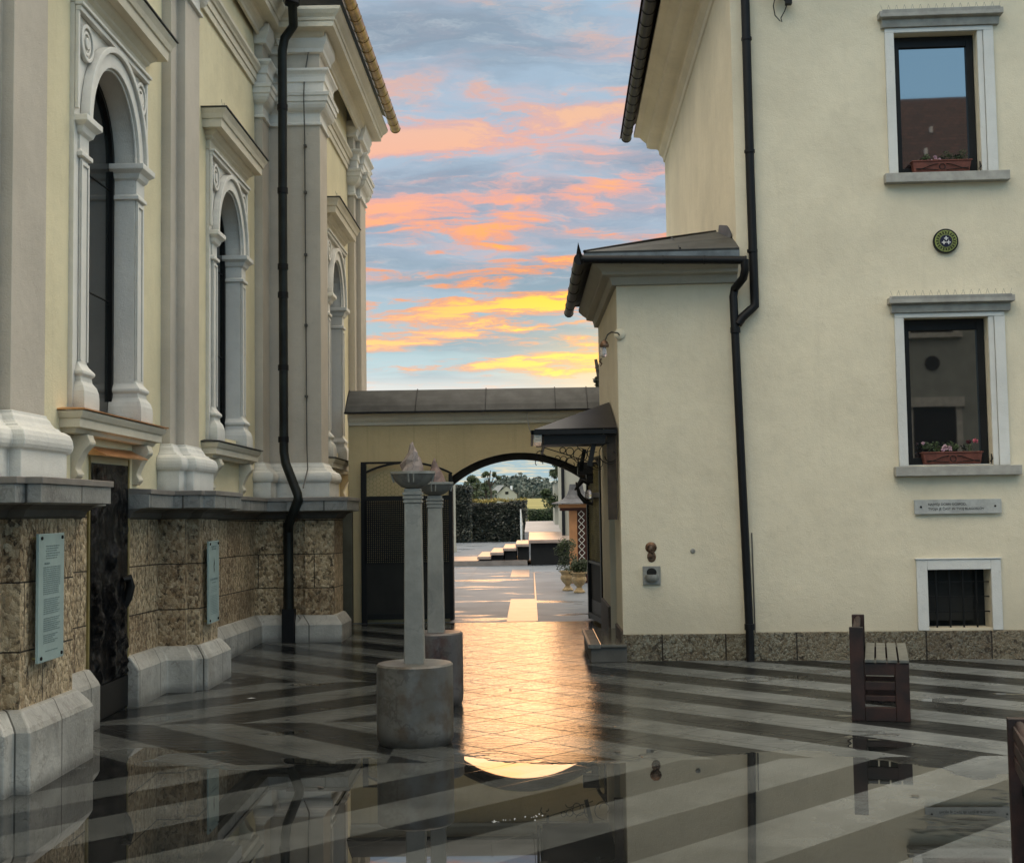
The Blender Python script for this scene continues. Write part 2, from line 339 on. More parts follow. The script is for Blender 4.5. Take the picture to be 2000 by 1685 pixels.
def yard():
    m, t = material('wet blue grey yard paving'); p = pos(t); x, y, z = t.xyz(p)
    n = t.noise(p, 1.2, 5, 0.6); g = t.noise(p, 60, 3, 0.7)
    col = t.mix(t.smooth(n, 0.3, 0.7), (0.12, 0.14, 0.165), (0.18, 0.20, 0.23))
    j = t.m('ABSOLUTE', t.sub(t.m('FRACT', t.div(y, 1.9)), 0.5)); jm = t.smooth(j, 0.488, 0.498)
    k = t.m('ABSOLUTE', t.sub(t.m('FRACT', t.div(t.add(x, 50.35), 1.4)), 0.5)); km = t.smooth(k, 0.488, 0.498)
    col = t.mix(t.mul(t.m('MAXIMUM', jm, km), 0.6), col, (0.12, 0.12, 0.12))
    t.l.new(col, t.b.inputs['Base Color'])
    wet = t.smooth(t.noise(sc3(t, p, 0.5, 1.0, 1), 1.1, 3, 0.5), 0.56, 0.66)
    t.l.new(t.add(t.mul(wet, -0.40), 0.55), t.b.inputs['Roughness'])
    t.l.new(t.bump(t.add(g, t.mul(t.noise(sc3(t, p, 1, 3, 1), 5, 2), 2)), 0.5, 0.006), t.b.inputs['Normal'])
    return m
M['yard'] = yard()
def field():
    m, t = material('meadow grass'); p = pos(t)
    n = t.noise(p, 0.05, 6, 0.65); g = t.noise(p, 3, 4, 0.7)
    col = t.mix(t.smooth(n, 0.35, 0.65), (0.20, 0.19, 0.05), (0.36, 0.31, 0.10))
    col = t.mix(t.mul(g, 0.4), col, (0.10, 0.11, 0.03))
    t.l.new(col, t.b.inputs['Base Color']); t.b.inputs['Roughness'].default_value = 0.9
    return m
M['field'] = field()

# ------------------------------------------------------------------ mesh helpers
class MB:
    def __init__(s): s.v = []; s.f = []; s.sm = []
    def add(s, vs, fs, smooth=False):
        o = len(s.v); s.v += [tuple(v) for v in vs]; s.f += [tuple(i + o for i in f) for f in fs]; s.sm += [smooth] * len(fs)
        return s
    def box(s, x0, x1, y0, y1, z0, z1):
        vs = [(x, y, z) for z in (z0, z1) for y in (y0, y1) for x in (x0, x1)]
        return s.add(vs, [(0, 2, 3, 1), (4, 5, 7, 6), (0, 1, 5, 4), (2, 6, 7, 3), (0, 4, 6, 2), (1, 3, 7, 5)])
    def obox(s, c, size, mat):   # oriented
        o = len(s.v); hx, hy, hz = [a / 2 for a in size]
        vs = [Vector(c) + mat @ Vector((x, y, z)) for z in (-hz, hz) for y in (-hy, hy) for x in (-hx, hx)]
        return s.add(vs, [(0, 2, 3, 1), (4, 5, 7, 6), (0, 1, 5, 4), (2, 6, 7, 3), (0, 4, 6, 2), (1, 3, 7, 5)])
    def bar(s, a, b, w, d=None):
        a = Vector(a); b = Vector(b); z = (b - a); L = z.length
        q = z.to_track_quat('Z', 'Y').to_matrix()
        return s.obox((a + b) / 2, (w, d or w, L), q)
    def tube(s, pts, r, n=10, cap=True, closed=False):
        pts = [Vector(p) for p in pts]; rs = r if isinstance(r, (list, tuple)) else [r] * len(pts)
        vs = []; N = len(pts); up = None
        for i, p in enumerate(pts):
            if closed: d = pts[(i + 1) % N] - pts[i - 1]
            else: d = pts[min(i + 1, N - 1)] - pts[max(i - 1, 0)]
            d.normalize()
            if up is None: up = d.orthogonal().normalized()
            else:
                up = up - d * up.dot(d)
                up = up.normalized() if up.length > 1e-6 else d.orthogonal().normalized()
            w = d.cross(up)
            for k in range(n):
                a = 2 * math.pi * k / n; vs.append(p + (up * math.cos(a) + w * math.sin(a)) * rs[i])
        fs = []
        for i in range(N if closed else N - 1):
            j = (i + 1) % N
            for k in range(n): fs.append((i * n + k, i * n + (k + 1) % n, j * n + (k + 1) % n, j * n + k))
        if cap and not closed: fs.append(tuple(range(n))[::-1]); fs.append(tuple((N - 1) * n + k for k in range(n)))
        return s.add(vs, fs, True)
    def lathe(s, c, prof, n=24, sx=1, sy=1, jitter=0):
        vs = []; rnd = random.Random(3)
        for r, z in prof:
            for k in range(n):
                a = 2 * math.pi * k / n; q = r * (1 + (rnd.random() - 0.5) * jitter)
                vs.append((c[0] + q * math.cos(a) * sx, c[1] + q * math.sin(a) * sy, c[2] + z))
        fs = []
        for i in range(len(prof) - 1):
            for k in range(n): fs.append((i * n + k, i * n + (k + 1) % n, (i + 1) * n + (k + 1) % n, (i + 1) * n + k))
        fs.append(tuple(range(n))[::-1]); fs.append(tuple((len(prof) - 1) * n + k for k in range(n)))
        return s.add(vs, fs, True)
    def sweep(s, path, prof, closed=False, ends=True, warp=None):
        """prof: (offset to the right of the path, z) drawn bottom to top"""
        P = [Vector((a, b)) for a, b in path]; N = len(P); mit = []
        for i in range(N):
            def nrm(a, b): d = (b - a).normalized(); return Vector((d.y, -d.x))
            if closed: n1 = nrm(P[i - 1], P[i]); n2 = nrm(P[i], P[(i + 1) % N])
            else:
                n1 = nrm(P[i - 1], P[i]) if i > 0 else nrm(P[0], P[1]); n2 = nrm(P[i], P[i + 1]) if i < N - 1 else n1
            mm = (n1 + n2); q = mm.length_squared
            mit.append(mm * (2 / q) if q > 1e-6 else n1)
        vs = []
        for i in range(N):
            for o, z in prof: vs.append((P[i].x + mit[i].x * o, P[i].y + mit[i].y * o, z))
        K = len(prof); fs = []
        for i in range(N if closed else N - 1):
            j = (i + 1) % N
            for k in range(K - 1): fs.append((i * K + k, j * K + k, j * K + k + 1, i * K + k + 1))
        if ends and not closed: fs.append(tuple(range(K))); fs.append(tuple((N - 1) * K + k for k in range(K))[::-1])
        return s.add(vs, fs)
    def build(s, name, mat, parent=None, bevel=0.0, warp=False, xf=None):
        me = bpy.data.meshes.new(name)
        vs = s.v
        if warp: vs = [warpz(v) for v in vs]
        if xf is not None: vs = [tuple(xf @ Vector(v)) for v in vs]
        me.from_pydata(vs, [], s.f)
        me.polygons.foreach_set('use_smooth', s.sm)
        me.materials.append(M[mat] if isinstance(mat, str) else mat)
        me.validate(); me.update()
        bm = bmesh.new(); bm.from_mesh(me); bmesh.ops.recalc_face_normals(bm, faces=bm.faces); bm.to_mesh(me); bm.free()
        if any(s.sm):
            try: me.set_sharp_from_angle(angle=R(42))
            except Exception: pass
        o = bpy.data.objects.new(name, me); COL.objects.link(o)
        if parent: o.parent = parent
        if bevel:
            b = o.modifiers.new('bevel', 'BEVEL'); b.width = bevel; b.segments = 2; b.limit_method = 'ANGLE'; b.angle_limit = R(40); b.harden_normals = False
        return o

def warpz(v):
    x, y, z = v; d = y - 9.0
    if d < 0: d *= 0.5
    if z < 1: f = 0.019 * max(0.0, z / 0.35 if z < 0.35 else 1)
    elif z < 2: f = 0.019 - 0.008 * (z - 1)
    else: f = max(0, 0.011 * (1 - (z - 2) / 3.5))
    return (x, y, z - d * f)

def tag(o, label, cat, group=None):
    o['label'] = label; o['category'] = cat
    if group: o['group'] = group
    return o
def struct(o): o['kind'] = 'structure'; return o
def thing(name, label, cat, loc=(0, 0, 0), rz=0, group=None):
    o = bpy.data.objects.new(name, None); COL.objects.link(o); o.location = loc; o.rotation_euler = (0, 0, rz); o.empty_display_size = 0.2
    return tag(o, label, cat, group)
def dup(root, loc, label=None, rz=None):
    r = root.copy(); COL.objects.link(r); r.location = loc
    if rz is not None: r.rotation_euler = (0, 0, rz)
    if label: r['label'] = label
    for ch in list(root.children):
        c = ch.copy(); COL.objects.link(c); c.parent = r
        for g in list(ch.children): d = g.copy(); COL.objects.link(d); d.parent = c
    return r

# ------------------------------------------------------------------ ground
def sheet(name, x0, x1, y0, y1, z, mat, nx=1, ny=1):
    b = MB(); vs = []; fs = []
    for j in range(ny + 1):
        for i in range(nx + 1): vs.append((x0 + (x1 - x0) * i / nx, y0 + (y1 - y0) * j / ny, z))
    for j in range(ny):
        for i in range(nx): a = j * (nx + 1) + i; fs.append((a, a + 1, a + nx + 2, a + nx + 1))
    return struct(b.add(vs, fs).build(name, mat))
sheet('ground', -3000, 3000, -60, 4000, -0.03, 'field')
sheet('pavement', -8, 18, -12, 18.55, 0.0, 'paving')
sheet('path', -8, 10, 18.55, 62, -0.004, 'yard')
sheet('paving_strip', -0.35, 0.06, 18.62, 22.9, 0.001, 'slabwarm')
sheet('paving_slab', -0.46, -0.04, 29.6, 32.8, 0.001, 'slabwarm')
# thin bright channel line
b = MB(); b.box(0.06, 0.085, 18.62, 31.5, -0.002, 0.004); struct(b.build('paving_channel', 'slabwarm'))

# ================================================================== CHURCH
church = thing('church', 'large yellow church with grey pilasters, arched windows and brown stone base on the left', 'church', (-3.4, 12, 0))
church.location = (0, 0, 0)
stone_path = [(-3.38, 3.0), (-3.38, 7.80), (-3.14, 7.80), (-3.14, 7.93), (-3.04, 7.93), (-3.04, 8.85), (-3.14, 8.85), (-3.14, 9.0), (-3.38, 9.0), (-3.38, 10.15)]
stone_path2 = [(-3.38, 11.14), (-3.38, 12.10), (-3.14, 12.10), (-3.14, 12.22), (-3.04, 12.22), (-3.04, 12.95), (-3.14, 12.95), (-3.14, 13.1), (-3.38, 13.1),
               (-3.38, 16.36), (-2.75, 16.36), (-2.75, 16.28), (-2.40, 16.28), (-2.40, 17.05), (-2.62, 17.05), (-2.62, 20.05)]
b = MB(); b.sweep(stone_path, [(0, 0), (0, 1.62)]); b.sweep(stone_path2[:-2] + [(-2.62, 17.05)], [(0, 0), (0, 1.62)])
b.build('stone_plinth', 'stone', church, warp=True)
b = MB(); b.box(-3.2, -2.62, 17.052, 18.70, 0, 1.7); b.box(-2.62, -2.49, 18.60, 18.74, 0, 1.72); b.build('shaded_wall', 'shadewall', church)  # shade beside the gate painted as dark plaster, plus an added strip
base_prof = [(0.0, -0.02), (0.11, -0.02), (0.11, 0.34), (0.095, 0.37), (0.03, 0.455), (0.0, 0.46)]
b = MB(); b.sweep(stone_path, base_prof); b.sweep(stone_path2[:-2], base_prof)
b.build('marble_base', 'marble', church, bevel=0.012, warp=True)
ledge_prof = [(0.0, 1.66), (0.13, 1.672), (0.19, 1.68), (0.19, 1.79), (0.0, 1.792)]
cove_prof = [(0.0, 1.585), (0.03, 1.60), (0.05, 1.64), (0.12, 1.671), (0.0, 1.671)]
for nm, pr, mt in (('ledge', ledge_prof, 'ledge'), ('ledge_cove', cove_prof, 'cove'), ('ledge_slab', [(0.0, 1.79), (0.205, 1.791), (0.205, 1.832), (-0.02, 1.84)], 'ledgetop')):
    b = MB(); b.sweep(stone_path[:-1] + [(-3.38, 10.0)], pr); b.sweep(stone_path2[:-1], pr); b.build(nm, mt, church, bevel=0.004 if nm != 'ledge_cove' else 0, warp=True)

# upper wall bays with arched openings (plane X = const)
def arch_wall(b, X, y0, y1, z0, z1, oy0, oy1, oz0, spring, depth=0.0, n=20):
    """wall panel in plane X with an arched hole; depth>0 adds the reveal going to X-depth"""
    yc = (oy0 + oy1) / 2; r = (oy1 - oy0) / 2
    b.add([(X, y0, z0), (X, oy0, z0), (X, oy0, z1), (X, y0, z1)], [(0, 1, 2, 3)])
    b.add([(X, oy1, z0), (X, y1, z0), (X, y1, z1), (X, oy1, z1)], [(0, 1, 2, 3)])
    if oz0 > z0: b.add([(X, oy0, z0), (X, oy1, z0), (X, oy1, oz0), (X, oy0, oz0)], [(0, 1, 2, 3)])
    arc = [(yc - r * math.cos(math.pi * k / n), spring + r * math.sin(math.pi * k / n)) for k in range(n + 1)]
    for k in range(n):
        (a0, c0), (a1, c1) = arc[k], arc[k + 1]
        b.add([(X, a0, c0), (X, a1, c1), (X, a1, z1), (X, a0, z1)], [(0, 1, 2, 3)])
    if depth:
        ring = [(oy0, oz0), (oy0, spring)] + arc[1:-1] + [(oy1, spring), (oy1, oz0)]
        vs = []; 
        for a, c in ring: vs += [(X, a, c), (X - depth, a, c)]
        fs = [(2 * k, 2 * k + 1, 2 * k + 3, 2 * k + 2) for k in range(len(ring) - 1)]
        fs.append((0, 2 * len(ring) - 2, 2 * len(ring) - 1, 1))
        b.add(vs, fs)
    return b
def arch_ring(b, X, d, yc, zc, r0, r1, n=28, a0=0, a1=math.pi):
    vs = []; fs = []
    for k in range(n + 1):
        a = a0 + (a1 - a0) * k / n
        for r, x in ((r0, X), (r0, X + d), (r1, X + d), (r1, X)): vs.append((x, yc - r * math.cos(a), zc + r * math.sin(a)))
    for k in range(n):
        for q in range(4): fs.append((4 * k + q, 4 * k + (q + 1) % 4, 4 * k + 4 + (q + 1) % 4, 4 * k + 4 + q))
    b.add(vs, fs, False)
    return b

def church_window(X, yc, w=1.22, sz=1.0):
    """X = face of the surround; everything hangs on a window part"""
    r = w / 2; y0 = yc - r; y1 = yc + r; sp = 4.57; z0 = 2.40
    f0 = yc - 0.90; f1 = yc + 0.90
    # surround panel (the window part itself)
    b = MB(); arch_wall(b, X, f0, f1, 2.37, 5.42, y0, y1, z0, sp, 0.23)
    b.add([(X, f0, 2.37), (X, f0, 5.42), (X - 0.1, f0, 5.42), (X - 0.1, f0, 2.37)], [(0, 1, 2, 3)])
    b.add([(X, f1, 2.37), (X, f1, 5.42), (X - 0.1, f1, 5.42), (X - 0.1, f1, 2.37)], [(0, 1, 2, 3)])
    win = b.build('window', 'trim', church, warp=True)
    # glass with bars
    b = MB(); b.box(X - 0.24, X - 0.20, y0 - 0.05, y1 + 0.05, z0 - 0.1, sp + r + 0.05); b.build('glass', 'glass', win, warp=True)
    b = MB()
    arch_ring(b, X - 0.20, 0.03, yc, sp, r - 0.05, r + 0.01)
    for yy in (y0, y1 - 0.05): b.box(X - 0.20, X - 0.17, yy, yy + 0.05, z0, sp)
    for zz in (3.4, 4.35): b.bar((X - 0.195, y0, zz), (X - 0.195, y1, zz), 0.007)
    b.build('glazing_bars', 'black', win, warp=True)
    # archivolt
    b = MB(); arch_ring(b, X + 0.002, 0.045, yc, sp, r, r + 0.115); arch_ring(b, X + 0.002, 0.075, yc, sp, r + 0.118, r + 0.165); arch_ring(b, X + 0.002, 0.02, yc, sp, r - 0.02, r + 0.001)
    b.build('archivolt', 'trim', win, bevel=0.006, warp=True)
    # side colonnettes with base and impost
    for sgn in (-1, 1):
        ya = y0 - 0.20 if sgn < 0 else y1 + 0.0
        b = MB()
        b.box(X + 0.002, X + 0.016, ya + 0.015, ya + 0.185, 2.70, 4.30)
        b.box(X + 0.017, X + 0.028, ya + 0.015, ya + 0.04, 2.75, 4.25); b.box(X + 0.017, X + 0.028, ya + 0.16, ya + 0.185, 2.75, 4.25)
        b.box(X + 0.017, X + 0.028, ya + 0.04, ya + 0.16, 4.22, 4.25)
        b.build('colonnette', 'trim', win, bevel=0.004, warp=True)
        b = MB(); prof = [(0.0, 4.27), (0.03, 4.28), (0.03, 4.31), (0.005, 4.33), (0.005, 4.44), (0.03, 4.46), (0.045, 4.50), (0.085, 4.53), (0.085, 4.575), (0.0, 4.58)]
        pth = [(X - 0.29, ya + 0.20), (X + 0.03, ya + 0.20)] if False else None
        if sgn < 0: pth = [(X - 0.02, ya), (X + 0.012, ya), (X + 0.012, ya + 0.19), (X - 0.20, ya + 0.19)]
        else: pth = [(X - 0.20, ya + 0.01), (X + 0.012, ya + 0.01), (X + 0.012, ya + 0.20), (X - 0.02, ya + 0.20)]
        b.sweep(pth, prof); b.build('impost', 'trim', win, bevel=0.004, warp=True)
        b = MB(); prof = [(0.0, 2.385), (0.075, 2.386), (0.075, 2.48), (0.072, 2.52), (0.06, 2.56), (0.035, 2.595), (0.03, 2.63), (0.05, 2.65), (0.05, 2.67), (0.015, 2.71), (0.0, 2.74)]
        b.sweep(pth, prof); b.build('colonnette_base', 'basew', win, bevel=0.004, warp=True)
        # rosette in the spandrel
        yr = yc + sgn * 0.70; zr = 5.17
        b = MB()
        for r0_, r1_, dd in ((0.112, 0.142, 0.034), (0.068, 0.094, 0.026), (0.0, 0.045, 0.034), (0.0, 0.14, 0.012)): arch_ring(b, X + 0.002, dd, yr, zr, max(r0_, 0.001), r1_, 32, 0, 2 * math.pi)
        b.build('rosette', 'trim', win, bevel=0.006, warp=True)
    # moulded frame of the spandrel
    b = MB()
    b.box(X + 0.002, X + 0.03, f0, f0 + 0.035, 4.62, 5.36); b.box(X + 0.002, X + 0.03, f1 - 0.035, f1, 4.62, 5.36)
    b.box(X + 0.002, X + 0.045, f0, f1, 5.36, 5.40); b.box(X + 0.002, X + 0.065, f0 - 0.01, f1 + 0.01, 5.401, 5.425)
    b.build('frame_moulding', 'trim', win, bevel=0.004, warp=True)
    # hood
    pth = [(X - 0.08, f0), (X + 0.01, f0), (X + 0.01, f1), (X - 0.08, f1)]
    b = MB(); b.sweep(pth, [(0.0, 5.426), (0.0, 5.52), (0.025, 5.54), (0.03, 5.56), (0.07, 5.59), (0.08, 5.615), (0.155, 5.616), (0.16, 5.70), (0.175, 5.705), (0.19, 5.75), (0.215, 5.79), (0.215, 5.805), (0.0, 5.82)])
    hood = b.build('hood', 'trimwarm', win, bevel=0.003, warp=True)
    b = MB(); b.sweep(pth, [(0.0, 5.824), (0.232, 5.808), (0.232, 5.818), (0.0, 5.84)]); b.build('hood_flashing', 'tin', hood, warp=True)
    b = MB()
    for k in range(34):
        yy = f0 - 0.15 + k * (f1 - f0 + 0.3) / 33; b.tube([(X + 0.18, yy, 5.82), (X + 0.17, yy + (0.03 if k % 2 else -0.02), 5.90)], 0.0016, 4)
    b.box(X + 0.165, X + 0.185, f0 - 0.16, f1 + 0.16, 5.812, 5.828); b.build('bird_spikes', 'slat', hood, warp=True)
    # sill
    b = MB(); b.sweep([(X - 0.08, f0 - 0.05), (X + 0.0, f0 - 0.05), (X + 0.0, f1 + 0.05), (X - 0.08, f1 + 0.05)], [(0.0, 2.20), (0.06, 2.205), (0.075, 2.235), (0.115, 2.24), (0.115, 2.30), (0.13, 2.31), (0.15, 2.345), (0.15, 2.36), (0.0, 2.372)])
    sill = b.build('sill', 'trimwarm', win, bevel=0.003, warp=True)
    b = MB(); b.sweep([(X - 0.08, f0 - 0.05), (X + 0.0, f0 - 0.05), (X + 0.0, f1 + 0.05), (X - 0.08, f1 + 0.05)], [(0.0, 2.385), (0.165, 2.364), (0.165, 2.374), (0.0, 2.395)]); b.build('sill_flashing', 'copper' if yc < 12 else 'tin', sill, warp=True)  # copper on one sill puts its pinkish highlight into the colour
    for sgn in (-1, 1):
        yb = yc + sgn * 0.76
        b = MB(); prof = []
        for k in range(25):     # S-scroll outline in (x,z)
            tt = k / 24; zz = 2.20 - 0.33 * tt
            xx = 0.02 + 0.10 * (0.5 + 0.5 * math.cos(tt * math.pi * 1.05)) + 0.035 * math.exp(-((tt - 0.88) / 0.09) ** 2) + 0.03 * math.exp(-((tt - 0.2) / 0.12) ** 2)
            prof.append((X - 0.03 + xx, zz))
        vs = []; K = len(prof)
        for yy in (yb - 0.065, yb + 0.065): vs += [(x, yy, z) for x, z in prof] + [(X - 0.06, yy, prof[-1][1]), (X - 0.06, yy, 2.20)]
        n = K + 2; fs = [tuple(range(n)), tuple(range(n, 2 * n))[::-1]] + [(k, (k + 1) % n, n + (k + 1) % n, n + k) for k in range(n)]
        b.add(vs, fs); b.build('corbel', 'trimwarm', win, bevel=0.006, warp=True)
    return win
XW = -3.37
YW = [6.48, 10.56, 14.72]
for k, yc in enumerate(YW):
    if k == 0: continue
    church_window(XW + 0.035, yc)
church_window(-2.745, 18.88, 1.16)
# wall panels
b = MB()
arch_wall(b, XW, 8.0, 12.4, 1.70, 8.0, YW[1] - 0.612, YW[1] + 0.612, 2.4, 4.57)
arch_wall(b, XW, 12.4, 16.4, 1.70, 8.0, YW[2] - 0.612, YW[2] + 0.612, 2.4, 4.57)
b.add([(XW, 2, 1.7), (XW, 8.0, 1.7), (XW, 8.0, 8.0), (XW, 2, 8.0)], [(0, 1, 2, 3)])
arch_wall(b, -2.79, 16.9, 21.3, 1.6, 8.0, 18.88 - 0.583, 18.88 + 0.583, 2.4, 4.57)
b.box(-9, -2.9, 21.3, 21.9, 0, 8.0)
# core behind: dark interior blocker, far end wall
b.build('wall', 'cream', church)
b = MB(); b.box(-9, -3.75, 2, 21.2, 0, 7.9); b.build('interior_core', 'glass', church)
# pilasters
def shaft_path(x0, pts): return pts
pil1 = [(XW, 7.98), (-3.28, 7.98), (-3.28, 8.16), (-3.20, 8.16), (-3.20, 8.72), (-3.28, 8.72), (-3.28, 8.96), (XW, 8.96)]
pil2 = [(XW, 12.12), (-3.28, 12.12), (-3.28, 12.32), (-3.20, 12.32), (-3.20, 12.86), (-3.28, 12.86), (-3.28, 13.06), (XW, 13.06)]
pil3 = [(XW, 16.32), (-3.27, 16.32), (-3.27, 16.74), (-3.05, 16.74), (-3.05, 16.70), (-2.61, 16.70), (-2.61, 17.28), (-2.70, 17.28), (-2.70, 17.45), (-2.79, 17.45)]
pil4 = [(-2.79, 20.6), (-2.69, 20.6), (-2.69, 20.85), (-2.62, 20.85), (-2.62, 21.5), (-2.69, 21.5), (-2.69, 21.9), (-9, 21.9)]
base_p = [(0.0, 1.80), (0.115, 1.801), (0.115, 2.01), (0.12, 2.014), (0.135, 2.025), (0.146, 2.045), (0.15, 2.07), (0.147, 2.10), (0.135, 2.13), (0.11, 2.15), (0.085, 2.158), (0.08, 2.172), (0.06, 2.18), (0.045, 2.20), (0.035, 2.225), (0.018, 2.245), (0.018, 2.26), (0.0, 2.262)]
cap_p = [(a_, z_ + 0.11) for a_, z_ in [(0.0, 6.37), (0.03, 6.38), (0.03, 6.41), (0.005, 6.42), (0.005, 6.53), (0.02, 6.55), (0.05, 6.565), (0.075, 6.59), (0.095, 6.63), (0.10, 6.66), (0.115, 6.665), (0.12, 6.73), (0.135, 6.735), (0.14, 6.76), (0.145, 6.78), (0.06, 6.80), (0.06, 6.92), (0.08, 6.925), (0.08, 6.99), (0.09, 7.02), (0.12, 7.05), (0.13, 7.06), (0.13, 7.09), (0.0, 7.10)]]
pilobjs = []
for pth in (pil1, pil2, pil3, pil4):
    b = MB(); b.sweep(pth, [(0, 1.84), (0, 8.0)], ends=False); p_ = b.build('pilaster', 'pil', church, bevel=0.004)
    b = MB(); b.sweep(pth, base_p); b.build('pilaster_base', 'basew', p_, bevel=0.006, warp=True)
    b = MB(); b.sweep(pth, cap_p); b.build('capital', 'trim', p_, bevel=0.005)
# architrave band between the capitals
arch_p = [(a_, z_ + 0.06) for a_, z_ in [(0.0, 6.80), (0.03, 6.801), (0.03, 6.88), (0.045, 6.885), (0.045, 6.97), (0.065, 6.975), (0.075, 7.0), (0.10, 7.03), (0.10, 7.075), (0.0, 7.08)]]
b = MB()
b.sweep([(XW, 8.96), (XW, 12.12)], arch_p); b.sweep([(XW, 13.06), (XW, 16.32)], arch_p); b.sweep([(-2.79, 17.45), (-2.79, 20.6)], arch_p); b.sweep([(XW, 3), (XW, 7.98)], arch_p)
b.build('architrave', 'trimwarm', church, bevel=0.003)
# main cornice: follows the stepped wall
cor = [(0.0, 7.52), (0.03, 7.53), (0.035, 7.57), (0.06, 7.60), (0.09, 7.62), (0.10, 7.66), (0.12, 7.675), (0.24, 7.68), (0.245, 7.75), (0.26, 7.755), (0.27, 7.79), (0.31, 7.83), (0.34, 7.87), (0.345, 7.91), (0.0, 7.95)]
b = MB(); b.sweep([(XW, 2), (XW, 16.32), (-2.62, 16.68), (-2.62, 21.95), (-9, 21.95)] if False else [(XW + .05, 2), (XW + .05, 16.66), (-2.63, 16.66), (-2.63, 21.6), (-9, 21.6)], cor)
b.build('cornice', 'trimwarm', church, bevel=0.004)
# frieze consoles under the cornice over pilasters
b = MB(); b.sweep([(x + 0.0, y) for x, y in pil3], [(0.0, 7.42), (0.05, 7.43), (0.055, 7.48), (0.08, 7.52), (0.10, 7.56), (0.10, 7.66)]); b.sweep(pil4, [(0.0, 7.42), (0.05, 7.43), (0.055, 7.48), (0.08, 7.52), (0.10, 7.56), (0.10, 7.66)])
b.build('cornice_bracket', 'trim', church, bevel=0.004)
# roof
b = MB(); b.add([(-2.15, 16.2, 8.06), (-2.15, 22.1, 8.06), (-7, 22.1, 11.0), (-7, 16.2, 11.0)], [(0, 1, 2, 3)]); b.add([(-2.85, 1.5, 8.06), (-2.85, 16.2, 8.06), (-7, 16.2, 11.0), (-7, 1.5, 11.0)], [(0, 1, 2, 3)])
b.build('roof', 'tin', church)
# gutter: half round brass, with joints
b = MB(); n = 12
def gutter(b, x, y0, y1, z, r, nseg, segs_r=12):
    for s in range(nseg):
        a0 = y0 + (y1 - y0) * s / nseg; a1 = y0 + (y1 - y0) * (s + 1) / nseg - 0.008
        for (yy0, yy1, rr) in ((a0, a1, r), (a1 - 0.02, a1 + 0.006, r + 0.006)):
            vs = []
            for yy in (yy0, yy1):
                for k in range(segs_r + 1):
                    an = math.pi + math.pi * k / segs_r; vs.append((x + rr * math.cos(an), yy, z + rr * math.sin(an)))
            K = segs_r + 1; fs = [(k, k + 1, K + k + 1, K + k) for k in range(segs_r)] + [tuple(range(K)), tuple(range(K, 2 * K))[::-1], (0, K, 2 * K - 1, K - 1)]
            b.add(vs, fs, True)
gutter(b, -2.19, 16.2, 22.25, 8.02, 0.085, 15)
b.build('gutter', 'brass', church)
b = MB(); gutter(b, -2.88, 2.0, 16.1, 8.02, 0.085, 20); b.build('gutter', 'brass', church)
# drainpipe with bends + joint collars
PY = 16.22
pp_ = [(-2.83, 16.0, 8.0), (-2.83, 15.98, 7.82), (-2.86, PY, 7.62), (-2.97, PY, 7.46), (-3.0, PY, 7.3), (-3.0, PY, 5.2), (-2.995, PY, 2.30), (-2.97, PY - 0.02, 2.16), (-2.80, PY - 0.16, 1.78), (-2.79, PY - 0.17, 1.72), (-2.93, PY - 0.06, 1.42), (-2.95, PY + 0.03, 1.33), (-2.945, PY + 0.03, 0.35), (-2.945, PY + 0.03, -0.01)]
b = MB(); b.tube(pp_, [0.058] * 5 + [0.056] * 4 + [0.06] * 5, 14); pipe = b.build('drainpipe', 'patina', church)
for z in (6.55, 5.5, 4.55, 4.2, 3.3, 2.42): MB().tube([(-3.0, PY, z), (-3.0, PY, z + 0.07)], 0.066, 14).build('pipe_collar', 'blackpipe', pipe)
MB().tube([(-2.83, 15.98, 7.80), (-2.83, 15.99, 7.9)], 0.09, 14).build('pipe_head', 'blackpipe', pipe)
MB().box(-3.02, -2.87, PY - 0.05, PY + 0.1, -0.01, 0.40).build('pipe_foot', 'blackpipe', pipe)
# lightning cable on the pier
b = MB(); b.tube([(-2.72, 16.66, 7.6), (-2.80, 16.66, 7.1), (-2.785, 16.52, 6.8), (-2.80, 16.67, 6.3), (-2.79, 16.67, 2.4), (-2.76, 16.55, 2.1), (-2.74, 16.1, 1.86)], 0.008, 6)
for z in (3.0, 3.9, 4.8, 5.6, 6.2): b.box(-2.81, -2.775, 16.64, 16.69, z, z + 0.03)
b.build('lightning_cable', 'cove', church)

# door in bay A
b = MB(); b.box(-3.46, -3.385, 10.17, 11.14, 0.0, 2.06); door = b.build('door', 'black', church)
def relief_mat():
    m, t = material('dark bronze relief'); p = pos(t)
    n = t.noise(sc3(t, p, 1, 1.6, 0.8), 6, 6, 0.7, 1.5); c = t.mix(t.smooth(n, 0.45, 0.75), (0.006, 0.006, 0.007), (0.045, 0.045, 0.045))
    t.l.new(c, t.b.inputs['Base Color']); t.b.inputs['Roughness'].default_value = 0.22; t.b.inputs['Metallic'].default_value = 0.9
    t.l.new(t.bump(n, 1.0, 0.05), t.b.inputs['Normal']); return m
M['relief'] = relief_mat()
b = MB(); vs = []; fs = []; ny, nz = 26, 60
for j in range(nz + 1):
    for i in range(ny + 1):
        yy = 10.19 + 0.93 * i / ny; zz = 0.28 + 1.72 * j / nz
        from mathutils import noise as mn
        h = mn.fractal(Vector((yy * 4.2, zz * 2.6, 3.1)), 0.6, 2.1, 5)
        body = math.exp(-((yy - 10.72 - 0.09 * math.sin(zz * 4)) / 0.17) ** 2) * math.exp(-((zz - 0.95) / 0.5) ** 2)
        e = min(i, ny - i, j, nz - j)
        vs.append((-3.375 + (0.012 if e == 0 else 0.006 + 0.05 * max(0, h) + 0.04 * body * (0.6 + h)), yy, zz))
for j in range(nz):
    for i in range(ny): a = j * (ny + 1) + i; fs.append((a, a + 1, a + ny + 2, a + ny + 1))
